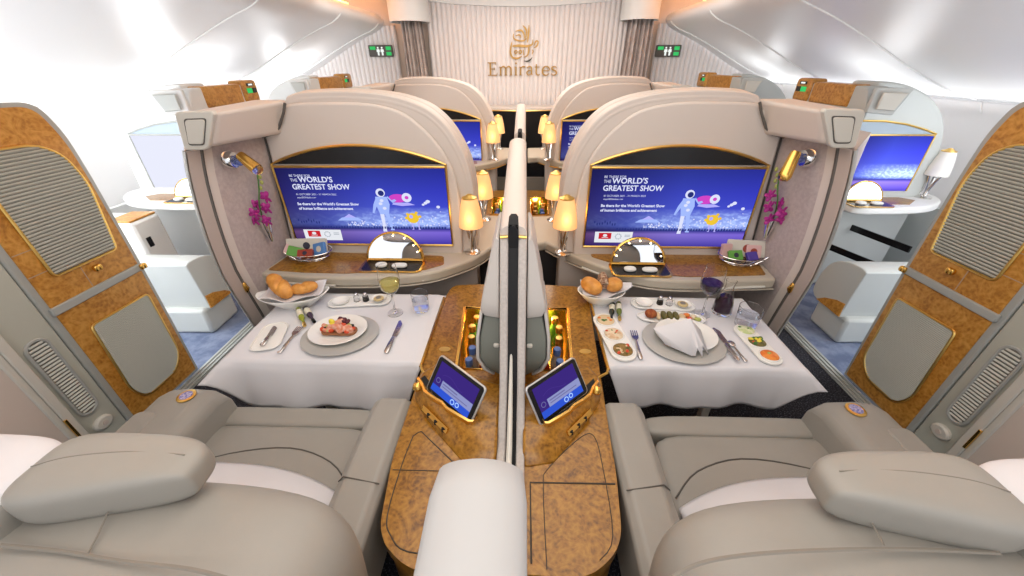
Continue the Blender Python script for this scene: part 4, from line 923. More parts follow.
# left bread boat
def breadset(s):
    if s < 0:
        c = at(292, 303, Z=TT); c = Vector((c.x, c.y, TT)); c = Vector((-.965, 1.345, TT))
        t = thing('bread_dish', 'white boat-shaped china dish at the far left corner of the left table', 'dish', c, .18)
        b = B()
        def bf(u, v):
            a = 2 * PI * u; r = v; x = .150 * math.cos(a) * (.40 + .6 * r); y = .070 * math.sin(a) * (.40 + .6 * r); z = .055 * r ** 1.3 + .018 * abs(math.cos(a)) ** 4 * r
            return (x, y, z)
        surf(b, bf, 40, 8); poly(b, [(.06 * math.cos(2 * PI * i / 20), .028 * math.sin(2 * PI * i / 20), 0) for i in range(20)]); o = obj('dish', b, m_china, t, world=False, smooth=70)
        md = o.modifiers.new('s', 'SOLIDIFY'); md.thickness = .004
        b = B(); surf(b, lambda u, v: (-.115 + .24 * u, -.064 + .125 * v + .008 * math.sin(u * 9), .050 + .016 * (2 * v - 1) ** 2 + .020 * (2 * u - 1) ** 2 + .005 * math.sin(u * 11 + v * 5)), 24, 14)
        o = obj('bread_napkin', b, m_whitel, smooth=80); o.location = c; o.rotation_euler = (0, 0, .18); md = o.modifiers.new('s', 'SOLIDIFY'); md.thickness = .002
        tag(o, 'white napkin lining the boat-shaped bread dish on the left table', 'napkin')
        for k, (d, r, rz, ry, lab) in enumerate(((Vector((-.050, .0, .098)), (.072, .034, .034), -.55, .45, 'large glossy roll leaning on the left in the boat-shaped dish'), (Vector((.040, .018, .080)), (.058, .028, .024), .25, -.10, 'small glossy roll lying on the right in the boat-shaped dish'))):
            b = B(); R3 = Matrix.Rotation(rz, 3, 'Z') @ Matrix.Rotation(ry, 3, 'Y')
            def fb(q): 
                k_ = 1 - .30 * math.exp(-((q.x + q.y * .6) / .009) ** 2) * (1 if q.z > 0 else 0); return Vector((q.x, q.y * (1 - .5 * (1 - k_)), q.z * k_))
            sell(b, (0, 0, 0), r, 2.3, 26, R3, fb); o = obj('bread_roll', b, m_crust, smooth=80); o.location = c + d; tag(o, lab, 'bread', 'rolls in the boat-shaped dish')
    else:
        c = Vector((.372, 1.405, TT))
        t = thing('bread_bowl', 'cream china bowl of bread at the far corner of the right table', 'bowl', c)
        b = B(); surf(b, lambda u, v: ((.045 + .050 * v ** .8) * math.cos(2 * PI * u) * 1.1, (.030 + .035 * v ** .8) * math.sin(2 * PI * u) * 1.1, .06 * v), 40, 8); poly(b, [(.049 * math.cos(2 * PI * i / 20), .033 * math.sin(2 * PI * i / 20), 0) for i in range(20)])
        o = obj('bowl', b, m_china, t, world=False, smooth=70); md = o.modifiers.new('s', 'SOLIDIFY'); md.thickness = .004
        b = B(); surf(b, lambda u, v: (-.085 + .215 * u, (-.07 + .14 * v) * (1 - .85 * max(0, u - .45) / .55) - .0 * u, .046 + .020 * (2 * v - 1) ** 2 + .030 * abs(2 * u - 1) ** 2 * (1 if u > .5 else .3) + .004 * math.sin(u * 12 + v * 4)), 24, 14)
        o = obj('bread_napkin', b, m_whitel, smooth=80); o.location = c; md = o.modifiers.new('s', 'SOLIDIFY'); md.thickness = .002; tag(o, 'white napkin with a pointed corner in the right bread bowl', 'napkin')
        for k, (d, r, rz, ry, mt, lab) in enumerate(((Vector((-.045, .0, .082)), (.050, .034, .032), -.7, .25, m_crust, 'smooth round roll on the left in the right bread bowl'), (Vector((.008, .025, .092)), (.024, .042, .034), .2, .0, m_seed, 'seeded dark bread slice in the middle of the right bread bowl'), (Vector((.052, .008, .085)), (.038, .034, .030), .2, 0, m_crust, 'scored golden roll on the right in the right bread bowl'))):
            b = B(); R3 = Matrix.Rotation(rz, 3, 'Z') @ Matrix.Rotation(ry, 3, 'Y')
            if k == 1:
                surf(b, lambda u, v: (.022 * math.cos(PI * u) * (1 - .3 * abs(2 * v - 1) ** 2), .044 * (2 * v - 1), .036 * math.sin(PI * u) * (1 - .6 * abs(2 * v - 1) ** 3)), 16, 12)
                sell(b, (0, 0, -.006), (.024, .042, .018), 2.6, 8)
            else: sell(b, (0, 0, 0), r, 2.3, 12, R3)
            o = obj('bread_roll', b, mt, smooth=80); o.location = c + d; tag(o, lab, 'bread', 'breads in the right bowl')
breadset(-1); breadset(1)
# little oil and vinegar bottles lying side by side
for s, pts in ((-1, (((299, 311), (304, 324), (.30, .33, .03), 'green'), ((306, 310), (313, 321), (.05, .03, .06), 'dark'))), (1, (((612, 306), (611, 318), (.02, .03, .02), 'dark'), ((618, 305), (619, 318), (.12, .16, .03), 'green')))):
    for a_, c_, col, nm in pts:
        pa, pb = loc(*a_), loc(*c_); t = thing('oil_bottle', 'miniature %s bottle lying on the %s tablecloth beside the bread' % (nm, side[s]), 'bottle', pa, group='miniature oil and vinegar bottles')
        d = (pb - pa); u_ = d.normalized(); z = Vector((0, 0, .013)); mt = mat('mini bottle ' + nm, col, .15, coat=.4)
        b = B(); tube(b, [pa + z, pa + z + d * .05, pa + z + d * .80, pa + z + d * .92, pb + z + d * .15], [.008, .0115, .0115, .006, .0055], 12); obj('bottle_body', b, mt, t)
        b = B(); tube(b, [pa + z + d * .22, pa + z + d * .62], .0122, 12); obj('paper_label', b, m_clabel, t)
        b = B(); tube(b, [pb + z + d * .12, pb + z + d * .30], .0072, 10); obj('cap', b, m_goldl if nm == 'green' else m_black, t)
# left side plate with butter knife
p = loc(270, 337); t = thing('side_plate', 'small rounded square white plate on the left of the left table', 'plate', p, .25)
b = B(); pl = rpoly([(-.052, -.085), (.056, -.085), (.050, .085), (-.040, .085)], .04, 6); prism(b, pl, 'z', 0, .005); obj('plate', b, m_china, t, world=False, bev=.002); b = B(); tube(b, [(x, y, .006) for x, y in pl], .0032, 6, closed=True); obj('rim', b, m_china, t, world=False)
k0 = loc(263, 348); k1 = loc(276, 328); k0.z = k1.z = TT + .007; knife(k0, k1, 'small butter knife resting on the left side plate')
fork(loc(279, 354), loc(301, 328), 'fork on the left tablecloth between side plate and charger'); knife(loc(386, 354), loc(401, 321), 'knife with a violet gleam right of the left charger plate', m_gleam_steel)
wine_glass(loc(395.5, 313), 'stemmed glass of white wine at the back of the left table', m_wine_w, 1.45); glass_tumbler(loc(421.5, 309), 'tumbler of water at the back right corner of the left table', .031, .072)
# right table pieces
fork(loc(641, 360), loc(633, 332), 'fork on the right tablecloth left of the charger'); kk0, kk1 = loc(737, 363), loc(713, 330); kk0.z += .009; kk1.z += .011; knife(kk0, kk1, 'dinner knife lying over the rim on the right of the right charger plate'); spoon(loc(746, 362.5), loc(729, 342), 'teaspoon between knife and salad tray on the right table')
wine_glass(loc(702, 314), 'stemmed glass of red wine at the back of the right table', m_wine_r, 1.35, .036)
glass_tumbler(loc(745, 325), 'tumbler of water at the far right corner of the right table', .037, .075)
p = loc(721, 312); t = thing('wine_carafe', 'glass carafe half full of red wine beside the red wine glass', 'carafe', p)
b = B(); lathe(b, [(0, 0), (.038, 0), (.040, .01), (.036, .05), (.026, .085), (.018, .11), (.016, .135), (.021, .155), (.0195, .155), (.0145, .135), (.0165, .11), (.0245, .085), (.0345, .05), (.037, .012), (0, .006)], 32); obj('carafe_glass', b, m_glass, t, world=False, smooth=60)
b = B(); lathe(b, [(0, .007), (.0365, .012), (.034, .05), (.024, .082), (0, .082)], 28); obj('wine', b, m_wine_r, t, world=False, smooth=50)
# folded napkin: standing fan pyramid
p = loc(681, 344); p.z = TT + .0135; t = thing('folded_napkin', 'white linen napkin folded to a standing point on the right dinner plate', 'napkin', p, -.06)
b = B()
A_ = Vector((-.108, .02, .040)); T_ = Vector((.028, .045, .075)); F1 = Vector((.008, -.085, .004)); F2 = Vector((.022, -.085, .006)); F3 = Vector((.045, -.088, .004)); F4 = Vector((.072, -.070, .004)); R0 = Vector((.070, .03, .035)); Bk = Vector((-.06, .07, .004)); Bk2 = Vector((.08, .07, .004)); LF = Vector((-.070, -.03, .004))
for q in ((A_, F1, T_), (T_, F1, F2), (T_, F2, Vector((.032, -.06, .022))), (T_, Vector((.032, -.06, .022)), F3), (T_, F3, Vector((.052, -.05, .026))), (T_, Vector((.052, -.05, .026)), F4), (T_, F4, R0), (A_, T_, Bk), (T_, R0, Bk2), (T_, Bk2, Bk), (A_, LF, F1), (A_, Bk, LF)): poly(b, q)
bmesh.ops.remove_doubles(b, verts=b.verts, dist=.0005)
o = obj('linen', b, m_whitel, t, world=False, smooth=20); md = o.modifiers.new('s', 'SOLIDIFY'); md.thickness = .003
# three-well trays
def welltray(pa, pb, w, label, fills, hw=.048):
    c = (pa + pb) / 2; d = pb - pa; L = d.length; a = math.atan2(d.y, d.x); t = thing('salad_tray', label, 'tray', c, a, group='white trays with three wells')
    out = rrect(-L / 2, L / 2, -hw, hw, hw * .95, 8); b = B(); prism(b, out, 'z', 0, .010); obj('tray', b, m_china, t, world=False, bev=.003, seg=3)
    Rz = Matrix.Rotation(a, 4, 'Z')
    for k in range(3):
        x = (-.32 + .32 * k) * L; b = B(); tube(b, [(x + L * .135 * math.cos(2 * PI * i / 24), hw * .80 * math.sin(2 * PI * i / 24), .0115) for i in range(24)], .003, 6, closed=True); obj('well_rim', b, m_china, t, world=False)
        nm, lab, mt, tops = fills[k]; cc = c + Rz @ Vector((x, 0, .0105))
        t4 = thing(nm, lab, 'food', cc, a, group=None)
        b = B(); sell(b, (0, 0, .002), (L * .122, hw * .72, .008), 2.2, 6); obj('salad', b, mt, t4, world=False)
        rn = random.Random(k + len(nm))
        for q, (m2, n2, r2) in enumerate(tops):
            for _ in range(n2):
                b = B(); sell(b, (rn.uniform(-.5, .5) * L * .15, rn.uniform(-.5, .5) * hw, .009), (r2 * 1.4, r2, r2 * .6), 2, 3, Matrix.Rotation(rn.random() * 3, 3, 'Z'))
                obj('garnish', b, m2, t4, world=False)
welltray(loc(601, 315), loc(628, 362), 1, 'white three-well tray of dips left of the right charger', [('hummus', 'pale hummus with red and green garnish in the farthest well of the dip tray', m_humm, [(m_orange, 3, .005), (m_green, 3, .005)]), ('grain_salad', 'speckled creamy salad in the middle well of the dip tray', m_crm, [(m_tom, 3, .004), (m_green, 2, .003)]), ('aubergine_dip', 'brown green dip in the nearest well of the dip tray', m_dipb, [(m_tom, 3, .006), (m_humm, 6, .004)])])
welltray(loc(739, 326), loc(776, 366), 1, 'white three-well tray of salads at the right edge of the right table', [('potato_salad', 'pale salad in the farthest well of the right salad tray', mat('pale salad', (.72, .72, .50), .6, noise=(60, (.5, .58, .25), .45, .6)), [(m_green, 2, .004)]), ('green_salad', 'dark green salad topped with yellow strips in the middle well', m_dolma, [(m_yel, 5, .007), (m_green, 6, .007), (m_tom, 2, .005)]), ('red_pepper_dip', 'orange pepper dip in the nearest well of the right salad tray', m_orange, [(m_lime, 2, .005)])], .041)
# long appetiser plate
pa, pb = loc(637, 317), loc(705, 321); c = (pa + pb) / 2; d = pb - pa; a = math.atan2(d.y, d.x); L = d.length
t = thing('appetiser_plate', 'long oval white plate behind the folded napkin on the right table', 'plate', c, a); out = [(L / 2 * math.cos(2 * PI * i / 36), .045 * math.sin(2 * PI * i / 36)) for i in range(36)]
b = B(); prism(b, out, 'z', 0, .006); obj('plate', b, m_china, t, world=False, bev=.002); b = B(); tube(b, [(x, y, .0085) for x, y in out], .0035, 6, closed=True); obj('rim', b, m_china, t, world=False)
Rz = Matrix.Rotation(a, 4, 'Z')
def food(nm, lab, x, y, rad, mt, e=2, group=None):
    b = B(); sell(b, (0, 0, 0), rad, e, 6); o = obj(nm, b, mt); o.location = c + Rz @ Vector((x, y, .006 + rad[2])); o.rotation_euler = (0, 0, a); tag(o, lab, 'food', group)
food('falafel', 'round brown falafel on the left of the long oval plate', -.085, -.003, (.024, .024, .018), m_falafel); food('lemon_wedge', 'yellow wedge beside the falafel', -.055, -.005, (.010, .024, .010), m_humm)
for k, x in enumerate((-.032, -.008, .016)): food('stuffed_vine_leaf', ['leftmost', 'middle', 'rightmost'][k] + ' dark green stuffed vine leaf on the oval plate', x, -.002, (.011, .026, .012), m_dolma, 2.6, 'stuffed vine leaves')
food('pastry', 'pale pastry next to the vine leaves', .042, .0, (.014, .018, .009), m_humm); food('cherry_tomato', 'red tomato pieces on the oval plate', .062, .010, (.014, .010, .010), m_orange); food('olive_piece', 'dark red piece near the tomato', .068, -.012, (.010, .010, .008), m_tom); food('cheese_cube', 'pale cheese on the right of the oval plate', .088, .002, (.012, .014, .009), m_crm); food('green_pickle', 'green pickle at the right end of the oval plate', .100, -.014, (.014, .010, .009), m_lime)

# ================================================================== SEATS
def seat(s):
    X = lambda x: s * x
    t = thing('suite_seat', 'grey leather suite seat of the %s centre suite' % side[s], 'seat', (s * .75, .55, 0), group='grey leather suite seats')
    # cushion with bolster
    b = B(); sell(b, (X(.765), .54, .327), (.325, .280, .055), 7, 12); obj('seat_cushion', b, m_leather, t, smooth=60)
    b = B(); tube(b, smoothpath([(X(.46), .60, .379), (X(.55), .68, .3815), (X(.70), .725, .382), (X(.88), .70, .3815), (X(1.04), .63, .379)], 4), .0025, 5)
    obj('stitched_seam', b, m_grooveg, t)
    b = B(); sell(b, (X(.765), .855, .335), (.325, .042, .042), 5, 10); obj('front_bolster', b, m_leather, t, smooth=60)
    b = B(); bx(b, X(.46), X(1.08), .35, .88, .02, .29); obj('seat_base', b, m_leather_d, t, bev=.02)
    # inner armrest (by the console)
    k_ = .040 if s > 0 else 0
    b = B(); loft(b, [[(X(.325 - k_), y, .30), (X(.325 - k_), y, z), (X(.345 - k_), y, z + .018), (X(.425 - k_), y, z + .018), (X(.450 - k_), y, z - .005), (X(.462 - k_), y, .30)] for y, z in ((.05, .48), (.40, .485), (.62, .486), (.80, .486), (.835, .478), (.842, .44))]); obj('armrest', b, m_leather, t, bev=.012, seg=4)
    b = B(); tube(b, [(X(.333 - k_), .545, .502), (X(.430 - k_), .560, .505), (X(.450 - k_), .562, .480)], .002, 5); obj('armrest_seam', b, m_grooveg, t)
    # outer armrest (aisle side) with control dial
    b = B(); loft(b, [[(X(1.20), y, .06), (X(1.195), y, z - .03), (X(1.165), y, z + .005), (X(1.10), y, z + .016), (X(1.02), y, z + .010), (X(.985), y, z - .02), (X(.975), y, .30), (X(.975), y, .06)] for y, z in ((.02, .455), (.40, .47), (.70, .478), (.83, .480), (.875, .465), (.895, .42))]); obj('armrest', b, m_leather, t, bev=.016, seg=4)
    b = B(); prism(b, [(X(x), y) for x, y in rrect(1.095, 1.165, .30, .76, .02)], 'z', .488, .497); obj('armrest_lid', b, m_leather, t, bev=.004)
    b = B(); lathe(b, [(0, 0), (.027, 0), (.027, .003), (.021, .005), (.021, .004), (0, .004)], 28, (X(1.062), .825, .494)); obj('control_dial', b, m_goldl, t)
    b = B(); lathe(b, [(0, 0), (.019, 0), (.018, .002), (0, .003)], 20, (X(1.062), .825, .4975)); obj('dial_face', b, m_dial, t)
    # reclined backrest
    b = B()
    def bk(q):
        q = q.copy(); u = q.x / .315
        q.z += -.03 * u * u; return q
    R3 = Matrix.Rotation(math.radians(-8), 3, 'X')
    sell(b, (X(.625), .185, .585), (.368, .195, .235), 5.5, 20, R3, bk); obj('backrest', b, m_leather, t, smooth=70)
    for pts, w_ in (((((0, 545), (60, 551), (120, 561), (190, 569), (240, 582)), .003), (((108, 512), (97, 536), (86, 556)), .0016)) if s < 0 else ((((662, 586), (690, 567), (730, 557), (800, 551), (900, 549), (1000, 553)), .003), (((852, 486), (868, 515), (884, 545)), .0016))):
        b = B(); tube(b, smoothpath([at(u, v, Z=.8205) for u, v in pts], 4), w_, 5, flat=.6); obj('backrest_seam', b, m_leather_d, t)
    return t
m_dial = mat('dial face violet', (.16, .16, .42), .4, noise=(150, (.5, .45, .6), .45, .55))
for s in (-1, 1): seat(s)
def softmesh(name, mt, rings, parent, sub=2):
    b = B(); loft(b, rings); return obj(name, b, mt, parent, smooth=80, sub=sub)
for s in (-1, 1):
    X = lambda x: s * x
    # headrest with side wing
    t = thing('headrest', 'grey leather headrest cushion with folded wing on top of the %s seat' % side[s], 'headrest', (X(.7), .33, .85), group='leather headrests')
    def hw(q):
        q = q.copy(); t_ = .5 - .5 * q.x * s / .130    # 1 at the inner end
        if q.y < 0: q.y *= 1.2 - .95 * t_
        q.z *= 1.05 - .15 * t_ * t_; q.z += .012 * (1 - t_); return q
    b = B(); sell(b, (X(.632), .345, .832), (.130, .066, .042), 4.0, 16, Matrix.Rotation(s * math.radians(2), 3, 'Y'), hw); obj('headrest_wing', b, m_leather, t, smooth=70)
    b = B(); tube(b, smoothpath([(X(.745), .335, .8775), (X(.70), .35, .8815), (X(.63), .362, .880), (X(.57), .366, .876), (X(.525), .366,   .871)], 4), .0011, 5); obj('stitching', b, m_leather_d, t)
    b = B(); sell(b, (X(.915), .305, .812), (.160, .095, .048), 4, 12); obj('head_cushion', b, m_leather, t, smooth=70)
    b = B(); sell(b, (X(.945), .325, .816), (.182, .088, .052), 5, 12)
    tag(obj('headrest_cover', b, m_whitel, smooth=70), 'white cloth cover over the headrest of the %s seat' % side[s], 'headrest cover', 'white headrest covers')
    b = B()
    def pf(u, v):
        x = .450 + .50 * u; e = 1 - abs(2 * v - 1) ** 2.5
        return (X(x), .36 + (.30 - .10 * (1 - u) ** 3) * v, .40 + .062 * e * (1 - abs(2 * u - 1) ** 6) + .006 * math.sin(u * 14 + v * 3) * e + .10 * (1 - v) * (1 - v))
    surf(b, pf, 40, 20); o = obj('seat_pillow', b, m_whitel, smooth=80); md = o.modifiers.new('s', 'SOLIDIFY'); md.thickness = .02; md.offset = -1
    tag(o, 'white cotton pillow lying on the cushion of the %s seat' % side[s], 'pillow', 'white seat pillows')

# ================================================================== SUITE DOORS
def slats(b, x, poly2, pitch, th, s, dx=.004, tilt=.0):
    ys = [p[0] for p in poly2]; zs = [p[1] for p in poly2]; z = min(zs) + pitch
    while z < max(zs) - pitch * .3:
        hits = []
        n = len(poly2)
        for i in range(n):
            (y0, z0), (y1, z1) = poly2[i], poly2[(i + 1) % n]
            if (z0 - z) * (z1 - z) < 0: hits.append(y0 + (y1 - y0) * (z - z0) / (z1 - z0))
        if len(hits) >= 2:
            a, c = min(hits), max(hits)
            prism(b, [(x, z - th), (x - s * dx, z), (x, z + th)], 'y', a + .003, c - .003)
        z += pitch
for s in (-1, 1):
    oy = .045 if s > 0 else 0; X0 = s * 1.71
    t = thing('suite_door', 'sliding burl wood suite door with louvred panels at the %s aisle' % side[s], 'door', (X0, 1.25, 0), group='sliding suite doors')
    def Q(P): return [(y + oy, z) for y, z in P]
    # frame: rounded top front corner
    outl = rpoly(Q([(1.06, .015), (1.445, .015), (1.463, .6), (1.468, 1.06), (1.462, 1.20), (1.425, 1.308), (1.06, 1.322)]), [.01, .01, .2, .2, .1, .05, .01], 6)
    b = B(); prism(b, outl, 'x', X0, X0 + s * .035); obj('door_frame', b, m_gframe, t, bev=.006)
    ib = rpoly(Q([(1.085, .03), (1.428, .03), (1.443, .6), (1.448, 1.05), (1.442, 1.18), (1.405, 1.294), (1.085, 1.306)]), [.01, .01, .2, .2, .1, .045, .01], 6)
    b = B(); prism(b, ib, 'x', X0 - s * .005, X0 + s * .004); obj('burl_panel', b, m_burl_d, t, bev=.002)
    b = B(); bx(b, X0 - s * .014, X0 + s * .002, 1.075 + oy, 1.452 + oy, .620, .652); obj('handle_bar', b, m_gframe, t, bev=.004)
    up_ = rpoly(Q([(1.150, .745), (1.400, .745), (1.430, .79), (1.445, 1.0), (1.425, 1.10), (1.36, 1.175), (1.10, 1.185), (1.10, .90)]) if False else Q([(1.150, .748), (1.395, .748), (1.432, 1.02), (1.405, 1.13), (1.34, 1.178), (1.14, 1.185)]), [.02, .02, .08, .06, .05, .02], 5)
    lo_ = rpoly(Q([(1.130, .18), (1.170, .105), (1.33, .105), (1.395, .18), (1.408, .515), (1.150, .522)]), [.05, .04, .05, .05, .02, .02], 5)
    for nm, pp_, pitch, mt, th in (('upper_louver', up_, .0120, m_louver, .0045), ('lower_louver', lo_, .0075, m_louver2, .0027)):
        b = B(); prism(b, pp_, 'x', X0 - s * .009, X0 - s * .004); o = obj(nm, b, m_louvd if nm[0] == 'u' else m_louver2, t)
        b = B(); slats(b, X0 - s * .009, pp_, pitch, th, s, .005); obj('slats', b, mt, o, smooth=0)
        b = B(); tube(b, [(X0 - s * .010, y, z) for y, z in pp_], .0048, 6, closed=True); obj('gold_trim', b, m_goldl, t)
    b = B()
    for y, z in ((1.285, .715), (1.448, .636)):
        for a_ in range(2): sell(b, (X0 - s * .016, y + oy + (-.007 if a_ else .007), z), (.010, .008, .013), 3, 4)
    obj('door_catch', b, m_gold, t)
    # veneer joint lines
    b = B(); m_j = m_liningd
    for z in (.86, .775): bx(b, X0 - s * .0062, X0 - s * .005, 1.085 + oy, 1.148 + oy, z, z + .003)
    bx(b, X0 - s * .0062, X0 - s * .005, 1.24 + oy, 1.243 + oy, .655, .745); obj('veneer_joint', b, m_jt if False else mat('joint beige', (.42, .30, .20), .5), t)
    # fixed post next to the door with the oval vent
    t = thing('door_post', 'grey post with an oval louvred vent behind the %s door' % side[s], 'post', (X0, 1.0, 0), group='vented door posts')
    b = B(); bx(b, X0 - s * .0, X0 + s * .05, .925 + oy, 1.055 + oy, 0, 1.36); obj('post_panel', b, m_gpanel, t, bev=.006)
    v0 = rrect(.950 + oy, 1.012 + oy, .225, .575, .03, 6); b = B(); prism(b, v0, 'x', X0 - s * .004, X0 + s * .001); o = obj('oval_vent', b, m_louvd, t)
    b = B(); slats(b, X0 - s * .004, v0, .0135, .0045, s, .005); obj('slats', b, m_louver2, o, smooth=0)
    b = B(); tube(b, [(X0 - s * .004, y, z) for y, z in rrect(.946 + oy, 1.016 + oy, .220, .580, .034, 6)], .006, 6, closed=True); obj('vent_rim', b, m_gframe, t)
    b = B(); lathe(b, [(0, 0), (.036, 0), (.036, .010), (.028, .016), (0, .016)], 28, M=Matrix.Translation((X0, .985 + oy, .150)) @ Matrix.Rotation(-s * PI / 2, 4, 'Y'), sx=.8); o = obj('call_dial', b, m_shell2, t)
    b = B(); lathe(b, [(0, .0), (.010, 0), (.010, .004), (0, .004)], 14, M=Matrix.Translation((X0 - s * .015, .985 + oy, .150)) @ Matrix.Rotation(-s * PI / 2, 4, 'Y')); obj('dial_centre', b, m_beige, o)
    # rearward fabric panel
    t = thing('fabric_wall_panel', 'pinkish beige fabric wall panel nearest the viewer at the %s aisle' % side[s], 'wall panel', (X0, .4, 0), group='fabric wall panels')
    b = B(); bx(b, X0 - s * .0, X0 + s * .05, -.6, .875 + oy, 0, 1.36); obj('panel', b, m_beige, t)
    b = B(); bx(b, X0 - s * .010, X0 + s * .05, .875 + oy, .895 + oy, 0, 1.36); bx(b, X0 - s * .016, X0 + s * .05, .895 + oy, .925 + oy, 0, 1.36); obj('edge_moulding', b, m_shell2, t, bev=.004)
    b = B(); bx(b, X0 - s * .018, X0 - s * .010, .892 + oy, .902 + oy, .17, .27); obj('strike_plate', b, m_gold, t, bev=.002)

# ================================================================== SIDE SUITES
def burlcap(s, X, y0, y1, z0, z1, nm, which, ctrl=True):
    t = thing('aisle_wall', '%s aisle side wall with burl cap of the %s window suite' % (which, side[s]), 'partition', (s * X, (y0 + y1) / 2, 0))
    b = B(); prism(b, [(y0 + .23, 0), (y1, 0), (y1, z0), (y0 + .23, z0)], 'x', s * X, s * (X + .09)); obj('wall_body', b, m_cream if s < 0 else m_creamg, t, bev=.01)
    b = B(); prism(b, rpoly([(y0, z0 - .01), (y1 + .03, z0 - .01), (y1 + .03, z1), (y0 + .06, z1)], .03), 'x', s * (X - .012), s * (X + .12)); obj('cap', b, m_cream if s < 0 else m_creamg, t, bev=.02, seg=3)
    yb = y0 + (y1 - y0) * .22; yc = y1 - (y1 - y0) * .24
    b = B(); bx(b, s * (X - .020), s * (X + .08), yb, yc, z0 + .002, z1 + .006); obj('burl_veneer', b, m_burl_d, t, bev=.012, seg=3)
    if ctrl:
        b = B(); bx(b, s * (X - .030), s * (X + .08), yc + .01, y1 + .01, z0 + .002, z1 + .024); obj('control_block', b, m_burl_d, t, bev=.02, seg=3)
        b = B(); bx(b, s * (X - .034), s * (X - .029), yc + .05, yc + .12, z1 - .012, z1 + .006); obj('indicator', b, m_black, t)
        b = B(); bx(b, s * (X - .036), s * (X - .030), yc + .065, yc + .105, z1 - .008, z1 + .002); obj('white_light', b, e_sig, t)
        b = B(); bx(b, s * (X - .036), s * (X - .029), yc + .04, yc + .09, z1 - .055, z1 - .025); obj('green_light', b, e_green, t)
        b = B(); bx(b, s * (X - .035), s * (X - .029), yc + .10, yc + .14, z1 - .055, z1 - .025); obj('dark_button', b, m_black, t)
    # bevelled end with release button
    pe = [(s * (X - .020), y0 + .005, z0 - .012), (s * (X - .020), y0 + .005, z1), (s * (X + .135), y0 - .055, z1), (s * (X + .095), y0 - .04, z0 - .02)]
    b = B(); loft(b, [pe, [(x, y - .02, z) for x, y, z in pe]]); obj('end_plate', b, m_cream if s < 0 else m_creamg, t, bev=.006)
    ctr = sum((Vector(p) for p in pe), Vector()) / 4
    b = B(); loft(b, [[ctr + (Vector(p) - ctr) * .66 + Vector((0, -.034, 0)) for p in pe], [ctr + (Vector(p) - ctr) * .60 + Vector((0, -.040, 0)) for p in pe]]); obj('release_button', b, m_shell2 if s > 0 else m_creamg, t)
